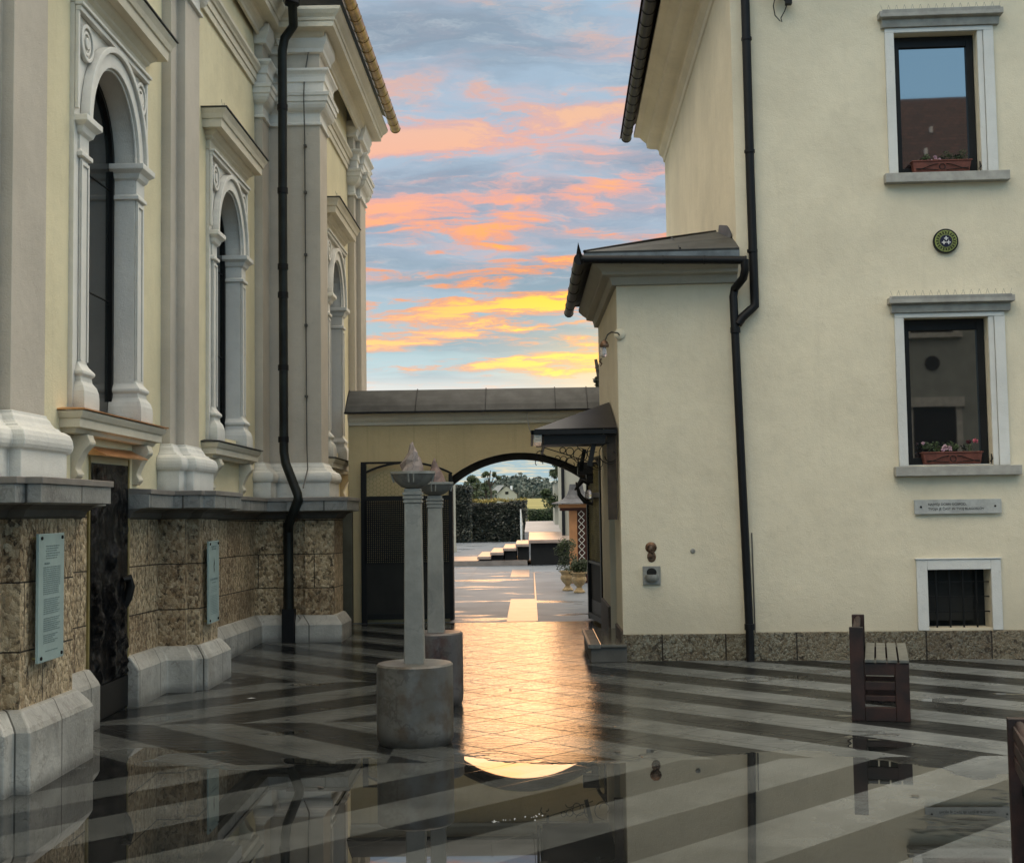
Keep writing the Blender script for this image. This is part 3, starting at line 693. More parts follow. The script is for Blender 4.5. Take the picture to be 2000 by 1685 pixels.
b.add(vs, fs, True); b.build('bronze_relief', 'relief', door)
b = MB(); b.box(-3.384, -3.36, 10.175, 11.135, 0.02, 0.27); b.build('kick_plate', 'black', door)
b = MB(); b.tube([(-3.37, 11.0, 1.06), (-3.335, 11.06, 1.07), (-3.325, 11.08, 1.0), (-3.34, 11.06, 0.90), (-3.37, 11.04, 0.80)], [0.02, 0.035, 0.04, 0.035, 0.015], 8); b.build('handle', 'black', door)
b = MB()
for yy in (10.14, 11.14): b.box(-3.43, -3.365, yy, yy + 0.035, 0.0, 2.05)
b.build('door_frame', 'brassdull', door)
b = MB(); b.add([(-3.36, 10.10, 2.13), (-3.36, 11.20, 2.13), (-3.22, 11.20, 2.055), (-3.22, 10.10, 2.055), (-3.36, 10.10, 2.06), (-3.36, 11.20, 2.06), (-3.22, 11.20, 2.045), (-3.22, 10.10, 2.045)],
    [(0, 1, 2, 3), (4, 5, 6, 7), (3, 2, 6, 7), (0, 3, 7, 4), (1, 2, 6, 5)]); b.build('door_hood', 'copper', door)
# wall strips beside the door (between ledge end and door, behind)
b = MB(); b.box(-3.5, -3.47, 9.9, 11.3, 1.55, 2.0); b.build('door_lintel', 'cream', church)

# blue glass plaques
def plaque(name, label, X, y0, y1, z0, z1, lines):
    t_ = thing(name, label, 'plaque', (X, (y0 + y1) / 2, z0))
    T = Matrix.Translation(-t_.location)
    b = MB(); b.box(X, X + 0.018, y0, y1, z0, z1); b.build('glass_panel', 'bluesign', t_, bevel=0.002, xf=T)
    b = MB(); rnd = random.Random(len(lines))
    w = y1 - y0; yc = (y0 + y1) / 2
    for (zf, hh, a, c_) in lines:
        zc = z0 + (z1 - z0) * zf; yy = y0 + w * a; ye = y0 + w * c_
        while yy < ye:
            L = min(rnd.uniform(0.02, 0.07), ye - yy)
            b.box(X + 0.0185, X + 0.0195, yy, yy + L, zc - hh * 0.33, zc + hh * 0.33); yy += L + 0.010
    b.build('lettering', 'ink', t_, xf=T)
    for (fy, fz) in ((0.1, 0.965), (0.9, 0.965), (0.1, 0.035), (0.9, 0.035)):
        b = MB(); cy = y0 + w * fy; cz = z0 + (z1 - z0) * fz; b.tube([(X + 0.01, cy, cz), (X + 0.026, cy, cz)], 0.011, 10); b.build('screw', 'inkblack', t_, xf=T)
    for (fy, fz) in ((0.1, 0.965), (0.1, 0.035)):
        b = MB(); cy = y0 + w * fy; cz = z0 + (z1 - z0) * fz; b.tube([(X - 0.034, cy, cz), (X, cy, cz)], 0.008, 8); b.build('standoff', 'brassdull', t_, xf=T)
    return t_
L1 = []
for k in range(6): L1.append((0.90 - 0.019 * k, 0.009, 0.27 + 0.02 * (k % 2), 0.80 - 0.05 * (k % 3)))
L1.append((0.765, 0.016, 0.22, 0.42))
for k in range(14): L1.append((0.735 - 0.016 * k, 0.008, 0.18, 0.84 - (0.06 if k > 9 else 0)))
for k in range(8): L1.append((0.485 - 0.016 * k, 0.008, 0.20, 0.82 - 0.05 * (k % 3)))
for k in range(7): L1.append((0.335 - 0.016 * k, 0.008, 0.20, 0.84 - 0.06 * (k % 3)))
for k in range(5): L1.append((0.205 - 0.015 * k, 0.008, 0.20, 0.75 - 0.10 * (k % 3)))
L1.append((0.08, 0.008, 0.28, 0.75))
plaque('plaque', 'pale blue glass plaque densely covered in small text, on the pier left of the door', -2.995, 8.06, 8.50, 0.72, 1.50, L1)
L2 = [(0.93, 0.02, 0.25, 0.75), (0.90, 0.02, 0.3, 0.7), (0.53, 0.03, 0.15, 0.85), (0.49, 0.015, 0.3, 0.7)] + [(0.44 - 0.02 * k, 0.006, 0.25, 0.8) for k in range(4)] + [(0.33 - 0.02 * k, 0.006, 0.15, 0.85) for k in range(12)]
p2 = plaque('plaque', 'narrow pale blue glass plaque with thin dark emblem, on the pier right of the door', -2.995, 12.34, 12.74, 0.57, 1.33, L2)
b = MB(); vs = [(-2.9757, 12.54 + dx, 0.57 + 0.76 * z) for dx, z in ((0, 0.80), (0.012, 0.76), (0.02, 0.72), (0.006, 0.68), (0.016, 0.64), (0, 0.60), (-0.014, 0.65), (-0.02, 0.70), (-0.008, 0.75))]
b.add(vs, [tuple(range(9))]); b.build('emblem', 'inkblack', p2, xf=Matrix.Translation(-p2.location))

# ================================================================== GATE WALL
gw = thing('gate_wall', 'ochre wall with a shallow archway and grey metal coping, joining church and house', 'gate wall', (-0.2, 18.9, 0))
T = Matrix.Translation(-gw.location)
GY0, GY1 = 18.75, 19.2
ax0, ax1, asp, atop = -1.13, 0.86, 2.0, 2.345
def seg_arc(x0, x1, zs, zt, n=24):
    w = (x1 - x0) / 2; h = zt - zs; r = (w * w + h * h) / (2 * h); xc = (x0 + x1) / 2; zc = zt - r; a = math.asin(w / r)
    return [(xc + r * math.sin(-a + 2 * a * k / n), zc + r * math.cos(-a + 2 * a * k / n)) for k in range(n + 1)]
arc = seg_arc(ax0, ax1, asp, atop)
b = MB()
def archwall_y(b, yy, x0, x1, z1, arc, back=False):
    b.add([(x0, yy, 0), (arc[0][0], yy, 0), (arc[0][0], yy, z1), (x0, yy, z1)], [(0, 1, 2, 3)])
    b.add([(arc[-1][0], yy, 0), (x1, yy, 0), (x1, yy, z1), (arc[-1][0], yy, z1)], [(0, 1, 2, 3)])
    for k in range(len(arc) - 1):
        (a, c), (d, e) = arc[k], arc[k + 1]; b.add([(a, yy, c), (d, yy, e), (d, yy, z1), (a, yy, z1)], [(0, 1, 2, 3)])
archwall_y(b, GY0, -2.53, 2.6, 2.92, arc); archwall_y(b, GY1, -2.53, 2.6, 2.92, arc); b.box(-2.55, -2.53, GY0, GY1, 0, 2.92)
b.build('wall', 'creamgate', gw, xf=T)
b = MB(); arc2 = seg_arc(ax0 + 0.03, ax1 - 0.03, asp - 0.10, atop - 0.09)
ring = [(ax0, 0.0)] + arc + [(ax1, 0.0)]; ring2 = [(ax0 + 0.03, 0.0)] + arc2 + [(ax1 - 0.03, 0.0)]
for rg, ya, yb in ((ring, GY0 + 0.004, GY0 + 0.25), (ring2, GY0 + 0.25, GY1 - 0.004)):
    vs = []
    for x, z in rg: vs += [(x, ya, z), (x, yb, z)]
    b.add(vs, [(2 * k, 2 * k + 1, 2 * k + 3, 2 * k + 2) for k in range(len(rg) - 1)])
vs = []
for (x, z), (x2, z2) in zip(ring, ring2): vs += [(x, GY0 + 0.25, z), (x2, GY0 + 0.25, z2)]
b.add(vs, [(2 * k, 2 * k + 1, 2 * k + 3, 2 * k + 2) for k in range(len(ring) - 1)])
b.build('arch_soffit', 'darkwood', gw, xf=T)
b = MB(); b.sweep([(-2.55, GY0), (2.6, GY0)], [(0.0, 2.75), (0.03, 2.76), (0.035, 2.80), (0.06, 2.83), (0.075, 2.86), (0.085, 2.91), (0.12, 2.92), (0.12, 2.94), (0, 2.95)]); b.build('wall_cornice', 'trimwarm', gw, bevel=0.003, xf=T)
# coping: rounded sheet metal with standing joints
def coping(b, x0, x1, grow=0.0):
    prof = []
    for k in range(9):
        a = k / 8; prof.append((GY0 - 0.21 - grow + 0.46 * math.sin(a * math.pi / 2), 2.94 + (0.335 + grow) * math.sin(a * math.pi / 2) ** 0.8 if k else 2.94))
    prof.append((GY1 + 0.18, 2.96)); prof.append((GY0 - 0.19, 2.93))
    n = len(prof); vs = [(x, p_[0], p_[1]) for x in (x0, x1) for p_ in prof]
    b.add(vs, [tuple(range(n)), tuple(range(n, 2 * n))[::-1]] + [(k, (k + 1) % n, n + (k + 1) % n, n + k) for k in range(n)], False)
b = MB(); coping(b, -2.57, 2.6); cp = b.build('coping', 'tin', gw, xf=T)
b = MB(); rnd = random.Random(2); xx = -2.57
while xx < 2.5:
    coping(b, xx, xx + 0.014, 0.012); xx += rnd.choice((0.98, 0.45, 0.8))
b.build('standing_seam', 'blackpipe', cp, xf=T)
b = MB(); b.box(-2.58, 2.6, GY0 - 0.225, GY0 - 0.10, 2.916, 2.938); b.build('drip_edge', 'blackpipe', gw, xf=T)

# ================================================================== GATES
def gate_leaf(name, label, loc, rz, W, full=False):
    g = thing(name, label, 'gate', loc, rz, 'iron gate leaves of the archway')
    b = MB(); f = 0.05
    b.box(0, f, -0.025, 0.025, 0.03, 2.06); b.box(W - 0.075, W, -0.03, 0.03, 0.0, 2.215)
    b.box(f, W - f, -0.02, 0.02, 0.05, 0.12); b.box(f, W - f, -0.02, 0.02, 1.70, 1.76); b.box(f, W - f, -0.015, 0.015, 0.80, 0.835)
    b.build('frame', 'black', g)
    b = MB(); arcp = [(x, z) for x, z in seg_arc(0.0, W, 2.06, 2.225, 16)]
    for k in range(16): b.bar((arcp[k][0], 0, arcp[k][1]), (arcp[k + 1][0], 0, arcp[k + 1][1]), 0.035, 0.03)
    b.bar((W * 0.5, 0, 2.227), (W, 0, 2.227), 0.032, 0.03); b.build('arched_rail', 'black', g)
    b = MB(); b.box(f, W - f, 0.012, 0.018, 0.12, 0.30); b.build('kick_panel', 'black', g)
    b = MB(); b.box(f, W - f, 0.020, 0.024, 0.12, 2.06 if full else 0.82); b.build('dark_screen', 'glassdark', g)
    b = MB()
    for k in range(44): xx = f + (W - 2 * f) * k / 43; b.box(xx - 0.0075, xx + 0.0075, 0.02, 0.024, 0.83, 1.70)
    for k in range(30): zz = 0.83 + 0.87 * k / 29; b.box(f, W - f, 0.026, 0.030, zz - 0.0075, zz + 0.0075)
    b.build('shade_grid', 'glassdark', g)  # dark bar grid added to imitate the shaded wall behind the mesh
    b = MB(); s = 0.034; hh = s * math.sqrt(3); th = 0.0035
    col = 0; x = f
    while x < W - f:
        z = 0.85 + (hh / 2 if col % 2 else 0)
        while z < 2.23:
            top = 2.06 + 0.165 * (1 - ((x - W / 2) / (W / 2)) ** 2) - 0.02
            if z + hh < top and not (1.68 < z < 1.76):
                # three edges of each hexagon
                p0 = (x, 0, z); p1 = (x + s, 0, z); p2 = (x - s / 2, 0, z + hh / 2); p3 = (x - s / 2, 0, z - hh / 2)
                for q in ((p0, p1), (p0, p2), (p0, p3)): b.bar(q[0], q[1], th, th)
            z += hh
        x += s * 1.5; col += 1
    b.build('wire_mesh', 'brassdull', g)
    return g
M['glassdark'] = plain('black screen cloth', (0.012, 0.013, 0.012), 0.8, var=0.3)
gate_leaf('gate_leaf', 'black iron gate leaf with hexagonal wire mesh, swung open left of the archway', (-1.085, 18.66, 0), R(180), 1.28)
gate_leaf('gate_leaf', 'black iron gate leaf seen edge on, at the right side of the archway', (0.81, 18.65, 0), R(-84), 1.25, True)
# ornate black lantern at the archway
ln = thing('wall_lantern', 'black iron lantern with curved hook frame, hanging beside the right side of the archway', 'lantern', (0.775, 18.2, 1.74))
b = MB(); b.tube([(-0.14 + 0.0, 0, 0.17), (-0.10, 0, 0.0), (-0.02, 0, -0.10), (0.08, 0, -0.13), (0.13, 0, -0.02)], [0.012, 0.03, 0.034, 0.03, 0.02], 10)
b.tube([(0.05, 0, 0.16), (-0.06, 0, 0.20), (-0.16, 0, 0.06)], [0.05, 0.05, 0.012], 10); b.build('hook_frame', 'black', ln)
b = MB(); b.lathe((0.02, 0, -0.07), [(0.02, 0), (0.045, 0.02), (0.05, 0.10), (0.03, 0.13)], 12); b.build('lamp_glass', 'lampglass', ln)
b = MB(); b.box(-0.12, 0.36, -0.08, 0.10, 0.27, 0.44); b.box(0.0, 0.26, -0.06, 0.08, 0.15, 0.27); b.build('housing', 'black', ln, bevel=0.01)

# ================================================================== STONE PILLARS
def pillar(loc, rad, hdrum, hshaft, rim, tipz, dmat, label):
    t_ = thing('stone_pillar', label, 'pillar', loc, 0, 'stone pillars with bowls in the passage')
    b = MB(); b.lathe((0, 0, 0), [(rad * 0.93, 0.0), (rad * 0.985, 0.03), (rad, 0.08), (rad, hdrum - 0.012), (rad - 0.012, hdrum)], 40, jitter=0.006); b.build('drum', dmat, t_)
    b = MB(); a, c = 0.069, 0.058; z0, z1 = hdrum, hshaft
    vs = [(x * w, y * w, z) for z, w in ((z0, a), (z1 - 0.10, c)) for x, y in ((-1, -1), (1, -1), (1, 1), (-1, 1))]
    b.add(vs, [(0, 1, 5, 4), (1, 2, 6, 5), (2, 3, 7, 6), (3, 0, 4, 7), (4, 5, 6, 7)])
    sh = b.build('shaft', 'shaft', t_, bevel=0.008)
    b = MB(); prof = [(0, 0), (0.006, 0.0), (0.008, 0.018), (0.0, 0.024), (0.010, 0.030), (0.010, 0.048), (0.002, 0.054), (0.011, 0.06), (0.011, 0.078), (0.003, 0.085), (0.0, 0.10)]
    sq = [(-c, -c), (-c, c), (c, c), (c, -c)]
    b.sweep(sq[::-1], [(-o, z1 - 0.10 + z) for o, z in prof] if False else [(o, z1 - 0.10 + z) for o, z in prof], closed=True) if False else None
    for o, z in ((0.007, 0.0), (0.010, 0.028), (0.012, 0.056)):
        b.box(-c - o, c + o, -c - o, c + o, z1 - 0.10 + z, z1 - 0.10 + z + 0.02)
    b.box(-c, c, -c, c, z1 - 0.10, z1); b.build('capital', 'shaft', t_, bevel=0.004)
    b = MB(); h = rim - hshaft
    b.lathe((0, 0, hshaft), [(0.045, 0), (0.085, h * 0.12), (0.125, h * 0.42), (0.145, h * 0.75), (0.150, h * 0.82), (0.155, h * 0.84), (0.155, h), (0.135, h), (0.12, h - 0.02), (0.02, h - 0.03)], 32)
    bw = b.build('bowl', 'bowl', t_)
    b = MB(); b.lathe((0, 0, 0), [(0.1555, rim - 0.018), (0.1575, rim - 0.016), (0.1575, rim + 0.001), (0.134, rim + 0.002)], 32)
    for k in range(4):
        a_ = math.pi / 2 * k + 0.0
        for d in (-0.12, 0.12): b.bar((0.135 * math.cos(a_ + d), 0.135 * math.sin(a_ + d), rim - 0.075), (0.154 * math.cos(a_ + d), 0.154 * math.sin(a_ + d), rim - 0.01), 0.010)
    b.build('rim', 'shaft', bw)
    # jagged crystal stone
    rnd = random.Random(int(rim * 1000)); b = MB()
    H = tipz - rim; prof = [(0.085, -0.01), (0.076, 0.2 * H), (0.056, 0.42 * H), (0.036, 0.62 * H), (0.018, 0.84 * H), (0.002, H)]
    vs = []; n = 8
    for r, z in prof:
        for k in range(n):
            a_ = 2 * math.pi * k / n + z * 2; q = r * (0.78 + 0.45 * rnd.random()); vs.append((q * math.cos(a_), q * math.sin(a_), rim + z + (rnd.random() - 0.5) * 0.03 * (r > 0.01)))
    fs = []
    for i in range(len(prof) - 1):
        for k in range(n): fs.append((i * n + k, i * n + (k + 1) % n, (i + 1) * n + (k + 1) % n, (i + 1) * n + k))
    b.add(vs, fs); b.build('crystal_stone', 'pinkstone', t_)
    return t_
pillar((-0.82, 9.36, 0), 0.266, 0.545, 1.755, 1.875, 2.085, 'drum', 'nearer stone pillar with bowl and pointed pink stone, on a grey brown drum')
pillar((-0.795, 11.15, 0), 0.22, 0.585, 1.715, 1.825, 2.03, 'reddrum', 'farther stone pillar with bowl, half hidden, on a reddish veined marble drum')

# ================================================================== HOUSE
ROT = -0.045
house = thing('house', 'cream rendered house with white framed windows and rough stone base on the right', 'house', (2.2, 13.8, 0), ROT)
def wallpanel(b, y, x0, x1, z0, z1, holes, depth=0.0):
    """front wall in plane y with rectangular holes [(x0,x1,z0,z1)], reveals towards +y"""
    xs = sorted(set([x0, x1] + [h[0] for h in holes] + [h[1] for h in holes])); zs = sorted(set([z0, z1] + [h[2] for h in holes] + [h[3] for h in holes]))
    for i in range(len(xs) - 1):
        for j in range(len(zs) - 1):
            cx, cz = (xs[i] + xs[i + 1]) / 2, (zs[j] + zs[j + 1]) / 2
            if any(h[0] < cx < h[1] and h[2] < cz < h[3] for h in holes): continue
            b.add([(xs[i], y, zs[j]), (xs[i + 1], y, zs[j]), (xs[i + 1], y, zs[j + 1]), (xs[i], y, zs[j + 1])], [(0, 1, 2, 3)])
    for h in holes:
        b.add([(h[0], y, h[2]), (h[1], y, h[2]), (h[1], y, h[3]), (h[0], y, h[3]), (h[0], y + depth, h[2]), (h[1], y + depth, h[2]), (h[1], y + depth, h[3]), (h[0], y + depth, h[3])],
              [(0, 1, 5, 4), (1, 2, 6, 5), (2, 3, 7, 6), (3, 0, 4, 7)])
# openings (local x = world X - 2.2)
WX0, WX1 = 1.69, 2.545
holes = [(WX0, WX1, 1.965, 3.485), (WX0, WX1, 5.0, 6.49), (1.84, 2.475, 0.31, 0.90)]
b = MB(); wallpanel(b, 0, 0, 9.0, 0.27, 9.0, holes, 0.24)
b.add([(0, 0, 0.0), (0, 0, 9), (-0.19, 8.7, 9), (-0.19, 8.7, 0)], [(0, 1, 2, 3)])
b.add([(-0.19, 8.7, 0), (-0.19, 8.7, 9), (9, 8.7, 9), (9, 8.7, 0)], [(0, 1, 2, 3)])
b.add([(9, 0, 0), (9, 0, 9), (9, 8.7, 9), (9, 8.7, 0)], [(0, 1, 2, 3)])
b.build('wall', 'creamhouse', house)
b = MB(); b.box(0.3, 8.8, 0.30, 8.4, 0.05, 8.9); b.build('interior_core', 'glassdark', house)
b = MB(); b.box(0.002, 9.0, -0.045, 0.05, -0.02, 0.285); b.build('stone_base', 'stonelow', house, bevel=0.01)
cp_h = [(0.0, 7.42), (0.02, 7.43), (0.03, 7.50), (0.09, 7.56), (0.10, 7.63), (0.13, 7.65), (0.24, 7.66), (0.30, 7.68), (0.31, 7.76), (0.36, 7.80), (0.42, 7.86), (0.52, 7.87), (0.52, 7.93), (0, 7.95)]
b = MB(); b.sweep([(-0.19, 8.75), (0, 0), (9, 0)][::-1] if False else [(9, 0), (0, 0), (-0.19, 8.75)][::-1], cp_h)
b.build('cornice', 'trimwarm', house, bevel=0.004)
b = MB(); b.add([(-0.75, -0.6, 7.97), (9.5, -0.6, 7.97), (9.5, 4.3, 11), (3.5, 4.3, 11), (-0.94, 9.2, 7.97)], [(0, 1, 2, 3), (0, 3, 4)]); b.build('roof', 'tiles', house)
# eave gutter on the left side
gx0, gx1 = Vector((-0.64, -0.6, 7.93)), Vector((-0.83, 8.95, 7.93))
b = MB(); n_ = 22
for s in range(n_):
    a_ = gx0.lerp(gx1, s / n_); c_ = gx0.lerp(gx1, (s + 0.97) / n_)
    b.tube([a_, c_], 0.085, 12); b.tube([c_, gx0.lerp(gx1, (s + 1) / n_)], 0.092, 12)
b.build('gutter', 'blackpipe', house)

def house_window(zs, zt, flowers):
    b = MB()    # white casing = window part
    b.box(WX0 - 0.095, WX0 - 0.002, -0.035, 0.01, zs - 0.01, zt); b.box(WX1 + 0.06, WX1 + 0.165, -0.035, 0.01, zs - 0.01, zt); b.box(WX1 + 0.002, WX1 + 0.058, -0.02, 0.01, zs - 0.01, zt)
    b.box(WX0 - 0.095, WX1 + 0.165, -0.030, 0.01, zt + 0.001, zt + 0.05)
    w = b.build('window', 'house trim', house, bevel=0.004)
    b = MB(); b.box(WX0 - 0.15, WX1 + 0.26, -0.10, 0.01, zs - 0.11, zs - 0.012); b.build('sill', 'house hood', w, bevel=0.005)
    b = MB(); b.sweep([(WX1 + 0.22, 0.0), (WX0 - 0.13, 0.0)][::-1], [(0, zt + 0.051), (0.055, zt + 0.052), (0.075, zt + 0.12), (0.06, zt + 0.125), (0.065, zt + 0.135), (0.12, zt + 0.14), (0.135, zt + 0.215), (0.0, zt + 0.235)])
    b.box(WX0 - 0.16, WX1 + 0.25, -0.128, 0.0, zt + 0.142, zt + 0.205)
    b.build('hood', 'house hood', w, bevel=0.004)
    b = MB()
    for k in range(30):
        xx = WX0 - 0.12 + k * (WX1 - WX0 + 0.33) / 29; b.tube([(xx, -0.09, zt + 0.21), (xx + (0.02 if k % 2 else -0.02), -0.09, zt + 0.275)], 0.0014, 4)
    b.box(WX0 - 0.13, WX1 + 0.22, -0.095, -0.085, zt + 0.2055, zt + 0.2125); b.build('bird_spikes', 'slat', w)
    fx0, fx1, fz0, fz1 = WX0 + 0.006, WX1 - 0.006, zs + 0.006, zt - 0.006
    b = MB(); y0, y1 = 0.12, 0.17; t_ = 0.075
    b.box(fx0, fx0 + t_, y0, y1, fz0, fz1); b.box(fx1 - t_, fx1, y0, y1, fz0, fz1); b.box(fx0 + t_, fx1 - t_, y0, y1, fz1 - 0.11, fz1); b.box(fx0 + t_, fx1 - t_, y0, y1, fz0, fz0 + t_)
    b.build('frame', 'black', w, bevel=0.004)
    b = MB(); b.box(fx0 + t_ - 0.01, fx1 - t_ + 0.01, 0.15, 0.156, fz0 + 0.05, fz1 - 0.1); b.build('glass', 'pane', w)
    b = MB(); b.box(fx0, fx1, 0.0, 0.118, zs - 0.008, zs + 0.006); b.build('inner_sill', 'house trim', w)
    return w
house_window(1.965, 3.485, 1); house_window(5.0, 6.49, 0)
# small basement window
b = MB(); x0, x1, z0, z1 = 1.84, 2.475, 0.31, 0.90
b.box(x0 - 0.11, x0 - 0.001, -0.03, 0.01, 0.29, z1 + 0.105); b.box(x1 + 0.001, x1 + 0.10, -0.03, 0.01, 0.29, z1 + 0.105); b.box(x0, x1, -0.03, 0.01, z1 + 0.001, z1 + 0.105); b.box(x0 - 0.12, x1 + 0.11, -0.04, 0.01, z1 + 0.106, z1 + 0.118)
bw = b.build('cellar_window', 'house trim', house, bevel=0.003)
b = MB(); b.box(x0 + 0.02, x1 - 0.13, 0.19, 0.2, z0 + 0.06, z1 - 0.02); b.build('opening', 'glassdark', bw)
b = MB()
for k in range(4): xx = x0 + 0.10 + 0.135 * k; b.tube([(xx, 0.06, z0 + 0.0), (xx, 0.06, z1 + 0.0)], 0.010, 8)
for zz in (0.47, 0.62, 0.77): b.bar((x0, 0.065, zz), (x1 + 0.0, 0.065, zz), 0.012)
b.build('grille', 'black', bw)
# main drainpipe with offset
b = MB(); b.tube([(0.15, -0.07, 8.0), (0.155, -0.07, 5), (0.165, -0.07, 3.72), (0.165, -0.075, 3.64), (0.12, -0.09, 3.60), (0.03, -0.10, 3.52), (-0.02, -0.105, 3.45)], 0.046, 14)
for z in (6.45, 5.25, 4.2): b.tube([(0.155, -0.07, z), (0.155, -0.07, z + 0.03)], 0.055, 14)
b.build('drainpipe', 'blackpipe', house)
b = MB(); b.tube([(0.085, -0.03, 0.02), (0.075, -0.03, 1.3)], 0.007, 6); b.build('ground_wire', 'cove', house)

# ---- annex (low tower) in front-left of the house
annex = thing('annex', 'low cream annex with hipped black metal roof, between the archway and the house', 'annex', (2.2, 13.8, 0), ROT)
FL, FR, BL = (-1.26, 0.05), (0.0, 0.05), (-1.43, 3.42)
BR = (-0.08, 3.42)
dyA, dyB = 0.95, 1.95     # door recess along the side (fraction along FL->BL)
def side(y): t_ = (y - FL[1]) / (BL[1] - FL[1]); return (FL[0] + (BL[0] - FL[0]) * t_, y)
b = MB()
b.add([(*FL, 0.25), (*FR, 0.25), (*FR, 4.0), (*FL, 4.0)], [(0, 1, 2, 3)])
for a_, c_, z0, z1 in ((FL, side(dyA), 0.0, 4.0), (side(dyB), BL, 0.0, 4.0), (side(dyA), side(dyB), 2.25, 4.0)):
    b.add([(*a_, z0), (*c_, z0), (*c_, z1), (*a_, z1)], [(0, 1, 2, 3)])
for s_ in (dyA, dyB):
    p_ = side(s_); b.add([(*p_, 0), (*p_, 2.25), (p_[0] + 0.14, p_[1], 2.25), (p_[0] + 0.14, p_[1], 0)], [(0, 1, 2, 3)])
b.add([(*BL, 0), (*BR, 0), (*BR, 4.0), (*BL, 4.0)], [(0, 1, 2, 3)])
b.build('wall', 'creamhouse', annex)
b = MB(); pA, pB = side(dyA), side(dyB); b.add([(pA[0] + 0.13, pA[1], 0), (pB[0] + 0.13, pB[1], 0), (pB[0] + 0.13, pB[1], 2.25), (pA[0] + 0.13, pA[1], 2.25)], [(0, 1, 2, 3)]); b.build('door', 'darkwood', annex)
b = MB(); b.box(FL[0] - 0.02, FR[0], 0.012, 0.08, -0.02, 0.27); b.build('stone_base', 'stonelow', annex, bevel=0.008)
b = MB(); b.sweep([BL, side(dyB + 0.01)], [(0.0, 0.0), (0.03, 0.0), (0.03, 0.40), (0, 0.41)]); b.build('side_plinth', 'darkwood', annex)
b = MB(); b.sweep([side(dyA - 0.01), FL], [(0.0, 0.0), (0.02, 0.0), (0.02, 0.30), (0, 0.31)]); b.build('side_plinth', 'darkwood', annex)
cpa = [(0.0, 3.90), (0.05, 3.905), (0.06, 3.95), (0.07, 3.985), (0.15, 4.0), (0.155, 4.03), (0.20, 4.06), (0.215, 4.075), (0.25, 4.11), (0.25, 4.15), (0.0, 4.17)]
b = MB(); b.sweep([BL, FL, (0.0, 0.05)], cpa); b.build('cornice', 'annexcornice', annex, bevel=0.003)
# roof: hip leaning on the house wall
e = 0.33; z_e = 4.215
A = (FL[0] - e, FL[1] - e, z_e); B = (0.0 - 0.002, FR[1] - e, z_e); C_ = (-0.01, 1.75, 4.80); D = (BL[0] - e, BL[1] + 0.05, z_e); E_ = (BR[0], BR[1] + 0.05, z_e)
b = MB(); b.add([A, B, (-0.002, 0.35, 4.45), C_, D, E_], [(0, 1, 2, 3), (0, 3, 4), (3, 5, 4)]); rf = b.build('roof', 'tin', annex)
sl = rf.modifiers.new('thick', 'SOLIDIFY'); sl.thickness = 0.025; sl.offset = -1
b = MB(); b.tube([A, (A[0] * 0.5 + C_[0] * 0.5, A[1] * 0.5 + C_[1] * 0.5, (A[2] + C_[2]) / 2 + 0.01), C_], 0.016, 6)
m0 = Vector(A).lerp(Vector(B), 0.62); m1 = Vector(A).lerp(Vector(C_), 0.62); b.tube([m0 + Vector((0, 0, .01)), m1 + Vector((0, 0, .012))], 0.010, 6); b.build('roof_seam', 'blackpipe', rf)
b = MB(); b.add([(-0.03, 1.70, 4.70), (-0.012, 1.70, 4.96), (-0.012, 1.2, 4.82), (-0.012, 0.7, 4.66), (-0.012, 0.28, 4.47), (-0.04, 0.28, 4.40), (-0.05, 0.7, 4.52), (-0.05, 1.2, 4.66)], [(0, 1, 2, 3, 4, 5, 6, 7)]); b.build('flashing', 'tin', rf)
b = MB(); b.add([(A[0], A[1] - 0.012, z_e - 0.10), (B[0], B[1] - 0.012, z_e - 0.12), (B[0], B[1] - 0.012, z_e - 0.025), (A[0], A[1] - 0.012, z_e - 0.025)], [(0, 1, 2, 3)]); b.build('fascia', 'tinlite', annex)
def halfpipe_line(b, p0, p1, r, nseg):
    p0 = Vector(p0); p1 = Vector(p1)
    for s in range(nseg):
        b.tube([p0.lerp(p1, s / nseg), p0.lerp(p1, (s + 0.96) / nseg)], r, 12); b.tube([p0.lerp(p1, (s + 0.96) / nseg), p0.lerp(p1, (s + 1) / nseg)], r * 1.1, 12)
b = MB(); halfpipe_line(b, (A[0] - 0.03, A[1] - 0.05, 4.125), (0.06, A[1] - 0.05, 4.075), 0.042, 4)
halfpipe_line(b, (A[0] - 0.05, A[1] - 0.06, 4.125), (D[0] - 0.05, D[1] + 0.08, 4.125), 0.058, 6)
b.add([(A[0] - 0.06, A[1] - 0.08, 4.30), (A[0] + 0.0, A[1] - 0.10, 4.08), (A[0] - 0.10, A[1] + 0.02, 4.08)], [(0, 1, 2)])
b.build('gutter', 'blackpipe', annex)
b = MB(); yy = -0.33
b.tube([(0.04, yy, 4.08), (0.045, yy, 3.98), (0.03, yy + 0.04, 3.90), (-0.04, -0.09, 3.82), (-0.055, -0.09, 3.74), (-0.03, -0.10, 2.5), (0.02, -0.10, 0.3), (0.02, -0.10, 0.0)], 0.043, 14)
for z, x in ((3.36, -0.045), (0.32, 0.02)): b.tube([(x, -0.1, z), (x, -0.1, z + 0.06)], 0.052, 14)
b.build('drainpipe', 'blackpipe', annex)

